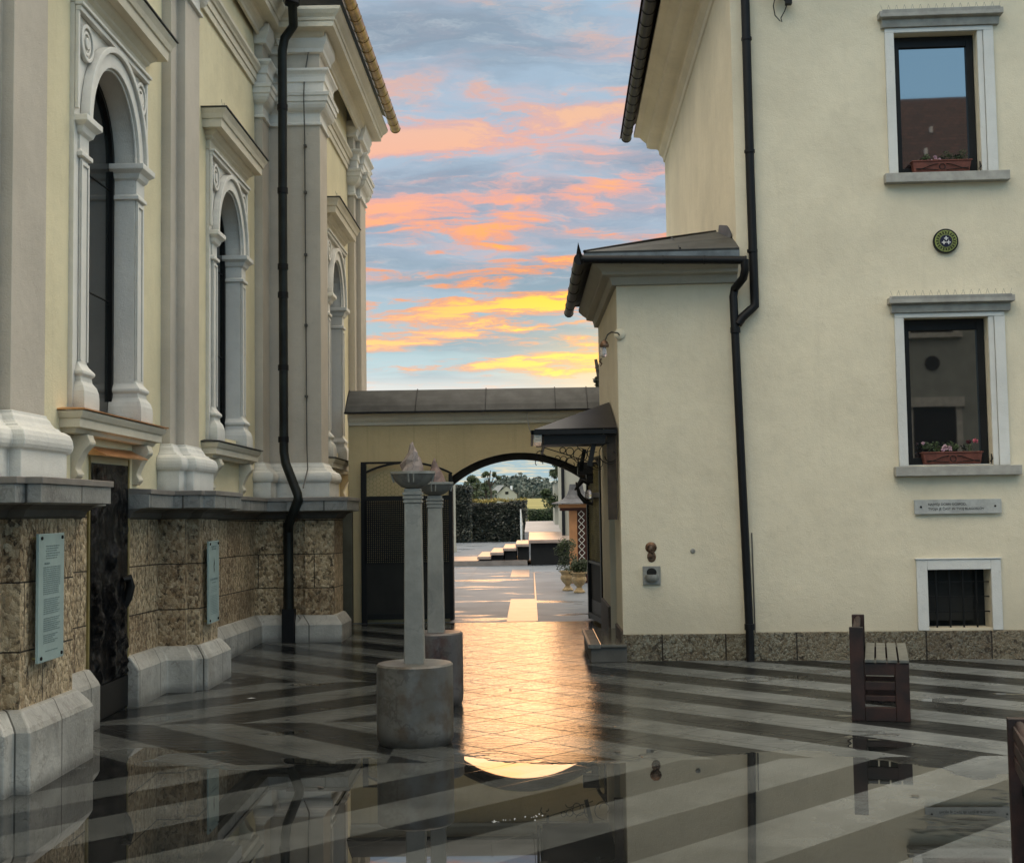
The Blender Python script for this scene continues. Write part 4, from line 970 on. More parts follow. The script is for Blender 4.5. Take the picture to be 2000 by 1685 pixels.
# wall reliefs on the annex front
def local(x, y, z): # house local -> world
    return house_m @ Vector((x, y, z))
house_m = Matrix.Translation((2.2, 13.8, 0)) @ Matrix.Rotation(ROT, 4, 'Z')
def hthing(name, label, cat, x, y, z, group=None):
    w = local(x, y, z); return thing(name, label, cat, tuple(w), ROT, group)
r_ = hthing('wall_relief', 'small oval bronze head relief on the annex wall, above the stone font', 'relief', -0.955, 0.05, 1.11)
b = MB(); n = 20
def blob(b, c, rx, rz, d, n=20):
    vs = [(c[0] + rx * math.cos(2 * math.pi * k / n), c[1], c[2] + rz * math.sin(2 * math.pi * k / n)) for k in range(n)]
    v2 = [(c[0] + rx * .8 * math.cos(2 * math.pi * k / n), c[1] - d, c[2] + rz * .8 * math.sin(2 * math.pi * k / n)) for k in range(n)]
    b.add(vs + v2 + [(c[0], c[1] - d * 1.3, c[2])], [(k, (k + 1) % n, n + (k + 1) % n, n + k) for k in range(n)] + [(n + k, n + (k + 1) % n, 2 * n) for k in range(n)], True)
blob(b, (0, 0, 0.05), 0.060, 0.058, 0.012); blob(b, (0.004, 0, -0.045), 0.046, 0.058, 0.012); b.build('bronze_plate', 'bronze', r_)
b = MB(); blob(b, (0.004, -0.010, 0.040), 0.034, 0.042, 0.022); blob(b, (0.0, -0.010, -0.04), 0.022, 0.030, 0.018); blob(b, (0.01, -0.012, 0.0), 0.018, 0.02, 0.02); b.build('head', 'bronze', r_)
r_ = hthing('wall_font', 'small square stone font with a scooped bowl on the annex wall', 'stone font', -0.955, 0.05, 0.875)
b = MB(); b.box(-0.092, 0.092, -0.028, -0.001, -0.095, 0.095); b.build('back_plate', 'shaft', r_, bevel=0.005)
b = MB(); b.lathe((0, -0.03, -0.075), [(0.03, 0), (0.062, 0.02), (0.075, 0.06), (0.07, 0.085), (0.058, 0.085), (0.05, 0.06), (0.01, 0.05)], 20, sy=0.75); b.build('bowl', 'shaft', r_)
b = MB(); blob(b, (0, -0.028, 0.03), 0.052, 0.046, 0.003); b.build('niche', 'inkblack', r_)
r_ = tag(MB().lathe((0, 0, 0), [(0.02, 0), (0.026, 0.006), (0.02, 0.014), (0.008, 0.016)], 16).build('doorbell', 'shaft', None), 'tiny round metal button on the annex wall, right of the font', 'doorbell')
r_.location = local(-0.525, 0.05, 1.12); r_.rotation_euler = (R(90), 0, ROT)

# wall lamp on the annex corner
lampt = hthing('wall_lamp', 'old wall lamp with bent iron arm and glass shade at the annex corner', 'wall lamp', -1.235, 0.045, 3.36)
b = MB(); b.lathe((0, 0, 0), [(0.055, 0), (0.058, 0.01), (0.05, 0.022), (0.02, 0.03)], 20)
for i, v in enumerate(b.v): b.v[i] = (v[0], -v[2], v[1] + 0.03)
b.build('mount', 'creamhouse', lampt)
b = MB(); b.tube([(0.0, -0.01, 0.02), (-0.02, -0.10, 0.03), (-0.09, -0.20, 0.03), (-0.13, -0.22, 0.0), (-0.155, -0.23, -0.06)], 0.0075, 8); b.build('arm', 'black', lampt)
b = MB(); b.lathe((-0.165, -0.23, -0.13), [(0.046, 0.0), (0.05, 0.02), (0.035, 0.055), (0.015, 0.075)], 16); b.build('socket', 'bronze', lampt)
b = MB(); b.lathe((-0.175, -0.23, -0.235), [(0.006, 0), (0.032, 0.012), (0.040, 0.04), (0.034, 0.08), (0.030, 0.105)], 18); b.build('lamp_shade', 'lampglass', lampt)
b = MB(); b.lathe((-0.172, -0.23, -0.215), [(0.004, 0), (0.018, 0.015), (0.018, 0.04), (0.010, 0.07), (0.010, 0.1)], 12); b.build('bulb', 'whitepaint', lampt)
b = MB(); b.tube([(-0.20, -0.23, -0.245), (-0.215, -0.23, -0.275), (-0.195, -0.23, -0.30), (-0.21, -0.23, -0.325)], [0.006, 0.010, 0.008, 0.004], 8); b.build('finial', 'bronze', lampt)

# ---- canopy over the side door
can = thing('door_canopy', 'dark metal door canopy with scrolled iron brackets on the side of the annex', 'canopy', (0.95, 15.4, 2.3))
T = Matrix.Translation(-can.location)
cx0, cx1, cy0, cy1 = 0.06, 0.925, 14.0, 16.9; ze = 2.40
b = MB(); ap0 = (0.925, 15.15, 2.76); ap1 = (0.925, 15.8, 2.76)
b.add([(cx0, cy0, ze), (cx1, cy0, ze + 0.01), ap0, ap1, (cx0, cy1, ze), (cx1, cy1, ze)], [(0, 1, 2), (0, 2, 3, 4), (4, 3, 5)])
cr = b.build('roof_sheet', 'canopysheet', can, xf=T); sm = cr.modifiers.new('thick', 'SOLIDIFY'); sm.thickness = 0.012; sm.offset = 1
b = MB(); b.box(cx0 - 0.03, cx1, cy0 - 0.03, cy0 + 0.0, ze - 0.045, ze + 0.0); b.box(cx0 + 0.10, cx1 - 0.12, cy0 + 0.02, cy0 + 0.05, ze - 0.15, ze - 0.05); b.box(cx0 - 0.04, cx0 - 0.01, cy0 - 0.03, cy1, ze - 0.045, ze)
b.bar((cx0 + 0.10, cy0 + 0.03, ze - 0.14), (cx0 + 0.10, cy1, ze - 0.14), 0.03); b.box(cx0 + 0.03, cx1, cy0 + 0.05, cy1, ze - 0.06, ze - 0.05)
b.build('frame', 'black', can, xf=T)
b = MB(); b.box(cx0 - 0.01, cx0 + 0.075, cy0 + 0.0, cy0 + 0.9, ze - 0.125, ze - 0.05)
for k in range(3): b.box(cx0 + 0.0, cx0 + 0.07, cy0 - 0.01, cy0 - 0.002, ze - 0.125 + 0.028 * k, ze - 0.108 + 0.028 * k)
b.build('light_strip', 'poly', can, xf=T)
for yy in (14.08, 16.7):
    b = MB()
    b.bar((cx1 - 0.23, yy, ze - 0.10), (cx1 - 0.29, yy, 2.02), 0.045, 0.05)
    b.tube([(cx0 + 0.10, yy, 2.22), (0.55, yy, 2.09), (0.72, yy, 2.035)], 0.0055, 6)
    def ring_(cx, cz, r, a0=0, a1=360, n=24):
        b.tube([(cx + r * math.cos(R(a0 + (a1 - a0) * k / n)), yy, cz + r * math.sin(R(a0 + (a1 - a0) * k / n))) for k in range(n + 1)], 0.005, 6)
    ring_(0.355, 2.190, 0.030); ring_(0.43, 2.175, 0.040); ring_(0.54, 2.135, 0.072, 200, -60); ring_(0.52, 2.105, 0.045, 180, 400); ring_(0.70, 2.16, 0.085, 100, 250); ring_(0.12, 2.14, 0.045, 60, 230); ring_(0.15, 2.13, 0.02, -30, 120)
    ring_(0.60, 2.27, 0.10, 200, 330); ring_(0.85, 2.15, 0.11, 90, 300); ring_(0.86, 2.12, 0.06, 180, 420); ring_(0.43, 2.06, 0.05, 40, 170)
    b.build('scroll_bracket', 'black', can, xf=T)
b = MB(); b.box(0.83, 0.925, 14.12, 14.2, 1.45, 2.35); b.bar((0.83, 14.1, 2.33), (0.83, 14.1, 1.86), 0.012); b.bar((0.915, 14.05, 2.33), (0.915, 14.05, 1.90), 0.012); b.build('wall_post', 'darkwood', can, xf=T)
b = MB(); b.tube([(-0.02, 18.68, 2.90), (-0.02, 18.0, 2.80), (0.0, 16.0, 2.56), (0.02, 14.05, 2.38)], 0.004, 5); b.build('suspension_wire', 'black', can, xf=T)

# ---- door step with scraper grid
st_ = thing('door_step', 'low polished stone doorstep with a metal edge and grate beside the annex', 'doorstep', (0.75, 14.7, 0))
T = Matrix.Translation(-st_.location)
b = MB(); b.box(0.60, 0.97, 13.78, 15.5, 0.0, 0.155); b.build('step_block', 'cove', st_, bevel=0.006, xf=T)
b = MB(); b.box(0.70, 0.97, 13.75, 15.5, 0.156, 0.185); b.build('step_slab', 'slabdark', st_, bevel=0.004, xf=T)
b = MB(); b.box(0.575, 0.60, 13.75, 15.5, 0.150, 0.187); b.box(0.575, 0.70, 13.74, 13.76, 0.150, 0.187)
for k in range(14): b.box(0.60, 0.70, 13.85 + 0.115 * k, 13.90 + 0.115 * k, 0.160, 0.182)
b.build('scraper_grate', 'slat', st_, xf=T)

# ---- medallion
md = hthing('medallion', 'round green enamel medallion with three white crosses between the two house windows', 'medallion', 2.145, -0.005, 4.275)
def disc(b, r0, r1, y0, y1, n=40):
    vs = [(r0 * math.cos(2 * math.pi * k / n), y0, r0 * math.sin(2 * math.pi * k / n)) for k in range(n)] + [(r1 * math.cos(2 * math.pi * k / n), y1, r1 * math.sin(2 * math.pi * k / n)) for k in range(n)]
    b.add(vs, [(k, (k + 1) % n, n + (k + 1) % n, n + k) for k in range(n)] + [tuple(n + k for k in range(n))])
b = MB(); disc(b, 0.128, 0.128, 0, -0.03); b.build('rim', 'black', md)
b = MB(); disc(b, 0.114, 0.112, -0.028, -0.034); b.build('ring', 'medgreen', md)
b = MB(); disc(b, 0.064, 0.062, -0.03, -0.040); b.build('centre', 'medblue', md)
b = MB()
for k in range(20):
    a_ = 2 * math.pi * k / 20; q = Matrix.Rotation(-a_, 3, 'Y')
    for s_ in (-1, 1): b.obox((0.088 * math.cos(a_), -0.0355, 0.088 * math.sin(a_)), (0.030, 0.003, 0.006), q @ Matrix.Rotation(s_ * 0.5, 3, 'Y'))
b.build('leaf_pattern', 'inkblack', md)
b = MB()
for cx, cz in ((0, 0.026), (-0.024, -0.016), (0.024, -0.016)):
    b.box(cx - 0.005, cx + 0.005, -0.046, -0.041, cz - 0.021, cz + 0.021); b.box(cx - 0.021, cx + 0.021, -0.0465, -0.0415, cz - 0.005, cz + 0.005)
b.build('cross', 'whitepaint', md)

# ---- marble sign with lettering
sg = hthing('wall_sign', 'long white marble sign with two lines of engraved letters, under the lower window', 'sign', 2.165, -0.005, 1.54)
b = MB(); b.box(-0.437, 0.437, -0.035, -0.012, -0.073, 0.073); b.build('slab', 'signstone', sg, bevel=0.002)
for s_ in (-1, 1):
    b = MB(); b.tube([(s_ * 0.372, -0.0, 0.0), (s_ * 0.372, -0.042, 0.0)], 0.0105, 12); b.build('bolt', 'inkblack', sg)
def text(body, size, loc, parent, mat, align='LEFT', name='lettering'):
    cu = bpy.data.curves.new('lettering', 'FONT'); cu.body = body; cu.size = size; cu.extrude = 0.0008; cu.align_x = align
    tmp = bpy.data.objects.new('tmp', cu); COL.objects.link(tmp); bpy.context.view_layer.update()
    me = bpy.data.meshes.new_from_object(tmp.evaluated_get(bpy.context.evaluated_depsgraph_get())); bpy.data.objects.remove(tmp)
    me.materials.clear(); me.materials.append(M[mat]); me.name = name
    o = bpy.data.objects.new(name, me); COL.objects.link(o); o.parent = parent; o.location = loc; o.rotation_euler = (R(90), 0, 0); return o
text('NAJVI\u0160JI DOBRI GOSPOD,', 0.034, (-0.30, -0.0362, 0.013), sg, 'inkblack')
text('TVOJA JE \u010cAST IN TVOJ BLAGOSLOV', 0.034, (-0.30, -0.0362, -0.034), sg, 'inkblack')

# ---- floodlight with dangling cable at the top
fl = hthing('floodlight', 'small black floodlight with a dangling cable, high on the house wall by the drainpipe', 'floodlight', 0.52, -0.01, 6.93)
b = MB(); b.lathe((0, -0.10, -0.02), [(0.03, -0.04), (0.065, -0.02), (0.075, 0.03), (0.05, 0.08)], 16); b.box(0.045, 0.11, -0.12, -0.05, -0.12, -0.05); b.build('lamp_head', 'black', fl)
b = MB(); b.bar((0, 0, 0.06), (0, -0.09, 0.04), 0.03); b.bar((0.03, -0.08, -0.05), (0.07, -0.08, -0.10), 0.02); b.build('bracket', 'black', fl)
b = MB(); b.tube([(-0.05, -0.06, 0.0), (-0.075, -0.05, -0.12), (-0.06, -0.05, -0.22), (-0.01, -0.05, -0.28), (0.01, -0.05, -0.29), (0.0, -0.05, -0.25), (0.04, -0.06, -0.18), (0.07, -0.07, -0.10)], 0.0055, 6); b.build('cable', 'black', fl)

# ---- foliage helper
def leaves(b, c, rad, n, size, rnd, clump=None, flat=1.0):
    for k in range(n):
        if clump: q = rnd.choice(clump); cc = Vector(q[0]); rr = q[1]
        else: cc = Vector(c); rr = 1.0
        d = Vector((rnd.gauss(0, 1), rnd.gauss(0, 1), rnd.gauss(0, 1))); d.normalize(); rq = rnd.random() ** 0.45
        p_ = cc + Vector((d.x * rad[0] * rr * rq, d.y * rad[1] * rr * rq, d.z * rad[2] * rr * rq))
        u_ = Vector((rnd.gauss(0, 1), rnd.gauss(0, 1), rnd.gauss(0, 1))).normalized(); w_ = u_.orthogonal().normalized(); s_ = size * rnd.uniform(0.6, 1.3)
        b.add([p_ - u_ * s_, p_ + w_ * s_ * 0.55, p_ + u_ * s_, p_ - w_ * s_ * 0.55], [(0, 1, 2, 3)])

# ---- flower boxes
def flower_box(zs, label, blooms, seed):
    fb = hthing('flower_box', label, 'flower box', 2.145, 0.055, zs + 0.008, 'terracotta flower boxes on the house sills')
    b = MB(); w = 0.30
    vs = []
    for z, a_, c_ in ((0, w - 0.02, 0.045), (0.115, w, 0.055)):
        vs += [(-a_, -c_, z), (a_, -c_, z), (a_, c_, z), (-a_, c_, z)]
    b.add(vs, [(0, 3, 2, 1), (0, 1, 5, 4), (1, 2, 6, 5), (2, 3, 7, 6), (3, 0, 4, 7)]); b.box(-w - 0.01, w + 0.01, -0.065, 0.065, 0.115, 0.128)
    b.build('trough', 'terracotta', fb, bevel=0.004)
    b = MB()
    for s_ in (-1, 1):
        b.tube([(s_ * (0.04 + 0.23 * k / 10), -0.062 - 0.0, 0.055 + 0.03 * math.cos(k / 10 * math.pi)) for k in range(11)], 0.0045, 6)
        b.tube([(s_ * (0.04 + 0.23 * k / 10), -0.062, 0.02 + 0.02 * (k / 10)) for k in range(11)], 0.0045, 6)
    b.tube([(0.03 * math.cos(a_ * math.pi / 8), -0.062, 0.055 + 0.03 * math.sin(a_ * math.pi / 8)) for a_ in range(17)], 0.0045, 6)
    b.tube([(0.385, -0.06, 0.0), (0.385, -0.06, 0.10), (0.40, -0.06, 0.05), (0.37, -0.06, 0.02)], 0.006, 6)
    b.build('iron_holder', 'black', fb)
    rnd = random.Random(seed); b = MB(); cl = [((rnd.uniform(-0.27, 0.27), 0, 0.14 + rnd.uniform(0, 0.06)), rnd.uniform(0.6, 1.2)) for _ in range(10)]
    leaves(b, (0, 0, 0), (0.055, 0.04, 0.05), 420, 0.013, rnd, cl); b.build('foliage', 'leaf', fb)
    for (x, z, r, pale) in blooms:
        b = MB(); leaves(b, (x, -0.03, z), (r, r * 0.7, r), 60, 0.011, rnd); b.build('bloom', 'tip' if not pale else 'palebloom', fb)
    return fb
M['palebloom'] = plain('pale pink petals', (0.55, 0.36, 0.42), 0.6, var=0.3, vscale=30, bump=0)
flower_box(1.965, 'terracotta flower box with pink geraniums on the lower window sill', [(-0.07, 0.175, 0.028, 1), (-0.02, 0.165, 0.025, 1), (0.24, 0.235, 0.024, 0), (-0.09, 0.15, 0.02, 1), (-0.29, 0.22, 0.015, 1)], 3)
flower_box(5.0, 'terracotta flower box with drooping foliage on the upper window sill', [(-0.06, 0.16, 0.02, 1), (-0.02, 0.13, 0.02, 1), (-0.10, 0.12, 0.015, 1)], 4)

# ================================================================== BENCHES
def make_bench(loc, rz, label):
    t_ = thing('bench', label, 'bench', loc, rz, 'rust red steel benches with grey slats')
    L = 1.15; W = 0.42      # local x: across, local y: along
    def endframe(y, name='end_frame'):
        b = MB(); d = 0.05
        b.box(0.0, 0.10, y, y + d, 0.0, 0.685); b.box(0.32, W, y, y + d, 0.0, 0.425); b.box(0.10, 0.32, y, y + d, 0.335, 0.425)
        b.box(0.10, 0.32, y, y + d, 0.0, 0.10); b.box(0.10, 0.32, y + 0.01, y + d - 0.01, 0.225, 0.285); b.box(0.10, 0.32, y + 0.01, y + d - 0.01, 0.145, 0.185)
        b.build(name, 'rust', t_, bevel=0.004)
    endframe(0.0); endframe(L - 0.05)
    for k in range(4):
        b = MB(); x = 0.105 + 0.082 * k; b.box(x, x + 0.070, -0.015, L + 0.015, 0.428, 0.452); b.build('seat_slat', 'slat', t_, bevel=0.004)
    for k in range(3):
        b = MB(); b.box(0.02, 0.045, 0.05, L - 0.05, 0.475 + 0.065 * k, 0.525 + 0.065 * k); b.build('back_slat', 'rust', t_, bevel=0.003)
    b = MB(); b.tube([(0.05, 0.04, 0.60), (0.05, L - 0.04, 0.655)], 0.022, 10); b.build('back_rail', 'rust', t_)
    b = MB()
    for x in (0.05, 0.36): b.box(x, x + 0.03, 0.05, L - 0.05, 0.36, 0.40)
    b.build('side_rail', 'black', t_)
    return t_
be = make_bench((2.36, 10.03, 0), R(-14.5), 'rust red bench with four grey seat slats, seen from its end near the house')
dup(be, (1.775, 4.80, 0), 'rust red bench cut off by the right edge of the photo, nearest the camera', R(-14.5))

# ================================================================== BEYOND THE ARCH
stp = thing('stone_stair', 'stone staircase with bright slab treads rising to a raised platform beyond the archway', 'staircase', (-0.5, 35, 0))
T = Matrix.Translation(-stp.location)
b = MB(); b.box(-2.3, -0.09, 35.0, 38.0, 0.0, 0.125); b.build('bottom_slab', 'slabedge', stp, xf=T)
b = MB(); b.box(-2.3, -0.11, 35.05, 38.0, 0.126, 0.135); b.build('bottom_tread', 'slabwarm', stp, xf=T)
for k in range(4):
    x = -1.40 + 0.335 * k; z = 0.245 + 0.105 * k
    b = MB(); b.box(x, x + 0.36, 34.98, 38.4, z - 0.075, z); b.build('tread', 'slabwarm', stp, bevel=0.01, xf=T)
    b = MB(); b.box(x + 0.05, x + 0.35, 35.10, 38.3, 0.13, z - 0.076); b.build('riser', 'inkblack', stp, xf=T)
b = MB(); b.box(-0.05, 1.45, 35.0, 44.0, 0.57, 0.66); b.build('platform_slab', 'slabwarm', stp, bevel=0.01, xf=T)
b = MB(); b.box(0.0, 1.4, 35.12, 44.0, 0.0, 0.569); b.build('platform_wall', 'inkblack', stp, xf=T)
b = MB(); b.add([(-0.19, 44.02, 0.665), (1.05, 44.02, 0.665), (1.10, 54, 0.87), (-0.17, 54, 0.87), (-0.19, 44.02, 0), (1.05, 44.02, 0), (1.10, 54, 0), (-0.17, 54, 0)], [(0, 1, 2, 3), (0, 4, 5, 1), (0, 3, 7, 4), (1, 5, 6, 2), (3, 2, 6, 7)])
b.build('ramp', 'rampstone', stp, xf=T) if 'rampstone' in M else None
M['rampstone'] = plain('pale ramp stone', (0.42, 0.40, 0.40), 0.6, var=0.12)
b.build('ramp', 'rampstone', stp, xf=T)
b = MB(); b.tube([(-0.27, 43.9, 0.0), (-0.25, 43.9, 0.9)], 0.02, 8); b.build('post_foot', 'shaft', stp, xf=T)
pt = tag(MB().tube([(0, 0, 0), (0, 0, 0.9), (-0.02, 0, 1.42)], [0.03, 0.045, 0.02], 10).build('marker_post', 'whitepaint'), 'slim white post standing at the top of the stone stair', 'post'); pt.location = (-0.29, 44.2, 0)

def hedge(name, label, cat, x0, x1, y0, y1, z0, z1, n, size, mat, topmat=None, seed=1):
    t_ = thing(name, label, cat, ((x0 + x1) / 2, (y0 + y1) / 2, z0)); rnd = random.Random(seed); T = Matrix.Translation(-t_.location)
    b = MB(); b.box(x0 + 0.1, x1 - 0.1, y0 + 0.15, y1, z0, z1 - 0.15); b.build('branches', 'inkblack', t_, xf=T)
    b = MB()
    for k in range(n):
        x = rnd.uniform(x0, x1); 
        if rnd.random() < 0.85: y = y0 + abs(rnd.gauss(0, 0.12)); z = rnd.uniform(z0, z1)
        else: y = rnd.uniform(y0, y1); z = z1 - abs(rnd.gauss(0, 0.08))
        z += 0.07 * math.sin(x * 2.1 + seed) * (z - z0) / (z1 - z0)
        y += 0.10 * mn.noise(Vector((x * 1.3, z * 1.6, seed)))
        u_ = Vector((rnd.gauss(0, 1), rnd.gauss(0, .5), rnd.gauss(0, 1))).normalized(); w_ = u_.orthogonal().normalized(); s_ = size * rnd.uniform(0.5, 1.4)
        b.add([Vector((x, y, z)) - u_ * s_, Vector((x, y, z)) + w_ * s_ * .7, Vector((x, y, z)) + u_ * s_, Vector((x, y, z)) - w_ * s_ * .7], [(0, 1, 2, 3)])
    b.build('foliage', mat, t_, xf=T)
    if topmat:
        b = MB()
        for k in range(n // 7):
            x = rnd.uniform(x0, x1); z = z1 + abs(rnd.gauss(0, 0.06)) + (0.12 * max(0, mn.noise(Vector((x * 2, 0, 5))))); y = rnd.uniform(y0, y0 + 0.5)
            u_ = Vector((rnd.gauss(0, 1), rnd.gauss(0, 1), rnd.gauss(0, 1))).normalized(); w_ = u_.orthogonal().normalized(); s_ = size * 0.9
            p_ = Vector((x, y, z)); b.add([p_ - u_ * s_, p_ + w_ * s_ * .6, p_ + u_ * s_, p_ - w_ * s_ * .6], [(0, 1, 2, 3)])
        b.build('yellow_tips', topmat, t_, xf=T)  # yellowish leaves scattered along the hedge top
    return t_
hedge('ivy_hedge', 'long dark ivy hedge with yellowish tips behind the stone stair', 'hedge', -2.55, -0.12, 56.0, 56.8, 0, 1.66, 6500, 0.045, 'ivy', 'ivytop', 2)
hedge('ivy_pillar', 'tall narrow ivy covered pillar at the left end of the hedge', 'ivy', -3.5, -2.42, 55.6, 56.4, 0, 2.40, 4000, 0.045, 'ivy', None, 3)
hedge('low_hedge', 'low clipped green hedge beyond the ramp, in front of the field', 'hedge', -0.15, 1.35, 57.5, 58.2, 0, 1.40, 3500, 0.04, 'leaf', None, 4)

def tree(name, label, loc, h, rad, nclump, nleaf, size, seed, mat='treeleaf', conifer=False, umbrella=False):
    t_ = thing(name, label, 'tree', loc, 0); rnd = random.Random(seed)
    b = MB(); pts = [(0, 0, 0)] + [(rnd.uniform(-1, 1) * rad * 0.12, 0, h * k / 5) for k in range(1, 6)]; b.tube(pts, [h * 0.03 * (1 - 0.15 * k) for k in range(6)], 8)
    cl = []
    for k in range(nclump):
        f = rnd.uniform(0.22, 1.0); w = rad * ((1.05 - f) if conifer else math.sin(math.pi * min(1, f * 0.78 + 0.22)) ** 0.6)
        a_ = rnd.uniform(0, 6.28); c_ = (w * math.cos(a_) * rnd.random() ** .5, w * math.sin(a_) * rnd.random() ** .5, h * f * 0.96)
        cl.append((c_, rnd.uniform(0.6, 1.25)))
        if k % 2 == 0: b.tube([(0, 0, h * f * 0.7), (c_[0] * 0.6, c_[1] * 0.6, (h * f * 0.7 + c_[2]) / 2), c_], [h * 0.010, h * 0.006, h * 0.003], 5)
    if umbrella:
        for k in range(11):
            a_ = rnd.uniform(-1, 1); c_ = (a_ * rad * 0.8, rnd.uniform(-.3, .3), h * (0.93 + 0.05 * rnd.random() - 0.10 * a_ * a_)); cl.append((c_, rnd.uniform(0.6, 1.0))); b.tube([(0, 0, h * 0.7), c_], [h * 0.008, h * 0.003], 5)
    b.build('trunk', 'bark', t_)
    b = MB(); q = rad * (0.24 if not conifer else 0.2); leaves(b, (0, 0, 0), (q, q, q * 0.75), nleaf, size, rnd, cl); b.build('crown', mat, t_)
    return t_
tree('broadleaf_tree', 'green leafy tree behind the left part of the ivy hedge', (-3.95, 92, 0), 3.55, 1.1, 26, 5200, 0.06, 5)
tree('broadleaf_tree', 'bushy green tree just left of the small far house', (-2.95, 90, 0), 3.2, 0.95, 24, 4200, 0.06, 6)
tree('pine_tree', 'slender umbrella pine rising highest above the hedge', (-2.62, 88, 0), 3.75, 0.75, 0, 2200, 0.05, 17, umbrella=True)
tree('conifer_tree', 'dark overhanging conifer at the right inside the archway view', (1.75, 50, 0), 5.2, 1.35, 30, 9000, 0.06, 8, 'leaf')
tree('broadleaf_tree', 'dark tree top showing above the gate coping beside the annex corner', (1.68, 31, 0), 4.95, 0.75, 26, 5200, 0.05, 9, 'ivy', True)
# forest mass
rnd = random.Random(11); b = MB()
for k in range(420):
    x = rnd.uniform(-30, 26); y = rnd.uniform(330, 372)
    prof = 7.6 + 1.6 * math.exp(-((x + 3.5) / 6) ** 2) - 1.2 * max(0, (abs(x - 0) - 9) / 10)
    h = prof * (0.55 + 0.45 * (y - 330) / 42) * rnd.uniform(0.86, 1.06)
    con = rnd.random() < 0.35; w = rnd.uniform(0.7, 1.3) if con else rnd.uniform(1.1, 2.0)
    for q in range(46):
        f = rnd.random(); rr = w * ((1 - f) if con else math.sqrt(max(0, 1 - (2 * f - 1) ** 2)))
        a_ = rnd.uniform(0, 6.28); p_ = Vector((x + rr * math.cos(a_), y + rr * math.sin(a_), h * (0.35 + 0.65 * f) if con else h - w * 1.6 + w * 1.6 * f))
        u_ = Vector((rnd.gauss(0, 1), rnd.gauss(0, .6), rnd.gauss(0, 1))).normalized(); w_ = u_.orthogonal().normalized(); s_ = rnd.uniform(0.25, 0.55)
        b.add([p_ - u_ * s_, p_ + w_ * s_, p_ + u_ * s_, p_ - w_ * s_], [(0, 1, 2, 3)])
b.box(-34, 30, 372, 373, 0, 5.5)
fo = b.build('forest', 'fartree'); tag(fo, 'distant dark green wooded hill behind the field', 'forest'); fo['kind'] = 'stuff'
# gently rising meadow
b = MB(); vs = []; fs = []
for j in range(13):
    y = 60 + 22.5 * j; z = 0.9 + 1.55 * min(1, (y - 60) / 250)
    for i in range(2): vs.append((-60 + 120 * i, y, z if j else -0.02))
for j in range(12): fs.append((2 * j, 2 * j + 1, 2 * j + 3, 2 * j + 2))
b.add(vs, fs); struct(b.build('meadow', 'field'))
# small far house
fh = thing('far_house', 'small gabled far house with pale roof between the trees', 'house', (-2.75, 150, 0))
b = MB(); g = [(-1.05, 0, 0.9), (1.3, 0, 0.9), (1.3, 0, 2.55), (0.1, 0, 3.45), (-0.95, 0, 2.6)]
vs = g + [(x, 3.0, z) for x, y, z in g]; b.add(vs, [(0, 1, 2, 3, 4), (5, 6, 7, 8, 9)] + [(k, (k + 1) % 5, 5 + (k + 1) % 5, 5 + k) for k in range(5)]); b.build('wall', 'palewall', fh)
b = MB(); b.add([(0.1, -0.1, 3.52), (-1.35, -0.1, 2.42), (-1.35, 3.1, 2.42), (0.1, 3.1, 3.52)], [(0, 1, 2, 3)]); b.add([(0.1, -0.1, 3.52), (1.45, -0.1, 2.50), (1.45, 3.1, 2.50), (0.1, 3.1, 3.52)], [(0, 1, 2, 3)])
b.add([(-1.9, -0.3, 2.6), (-0.9, -0.3, 3.55), (-0.1, -0.3, 3.6), (-1.0, -0.3, 2.55)], [(0, 1, 2, 3)]); b.build('roof', 'rampstone', fh)
b = MB(); b.box(0.0, 0.35, -0.05, 0.0, 2.55, 2.85); b.build('window', 'inkblack', fh)
b = MB(); b.box(0.55, 0.8, 0.5, 0.8, 2.9, 3.5); b.build('chimney', 'whitepaint', fh)
# left white jamb column & right buildings in the yard
tag(MB().box(-2.72, -2.52, 45, 45.2, 0, 3.2).box(-2.74, -2.50, 44.98, 45.22, 0, 0.18).build('wall_pillar', 'palewall'), 'pale slim wall pillar just inside the left edge of the archway', 'pillar')
yb = thing('yard_building', 'pale building with black drainpipe at the right of the yard beyond the archway', 'building', (2, 40, 0))
T = Matrix.Translation(-yb.location)
b = MB(); b.box(1.02, 5.0, 39, 48, 0, 2.9); b.build('wall', 'palewall', yb, xf=T)
b = MB(); b.box(0.93, 1.9, 50, 54, 0, 2.35); b.add([(0.90, 49.9, 2.33), (2.0, 49.9, 3.1), (2.0, 54, 3.1), (0.90, 54, 2.33)], [(0, 1, 2, 3)]); b.build('side_wing', 'palewall', yb, xf=T)
b = MB(); b.tube([(0.97, 38.95, 0.6), (0.97, 38.95, 2.9)], 0.05, 10); b.build('drainpipe', 'blackpipe', yb, xf=T)
# kiosk
kk = thing('garden_shrine', 'small orange shrine with curved grey roof and white zigzag lattice beyond the archway', 'shrine', (0.95, 27.4, 0))
b = MB(); n = 4; prof = [(0.50, 1.60), (0.49, 1.62), (0.36, 1.65), (0.26, 1.70), (0.19, 1.78), (0.15, 1.88), (0.13, 2.0)]
for (r, z) in prof: pass
vs = []
for r, z in prof: vs += [(-r, -r, z), (r, -r, z), (r, r, z), (-r, r, z)]
fs = []
for i in range(len(prof) - 1):
    for k in range(4): fs.append((4 * i + k, 4 * i + (k + 1) % 4, 4 * i + 4 + (k + 1) % 4, 4 * i + 4 + k))
fs.append((0, 1, 2, 3)); b.add(vs, fs); b.build('roof', 'kioskroof', kk)
b = MB(); b.box(-0.16, 0.0, -0.3, -0.14, 0, 1.58); b.box(-0.36, 0.36, -0.36, 0.36, 1.52, 1.595); b.build('post', 'pinkpaint', kk)
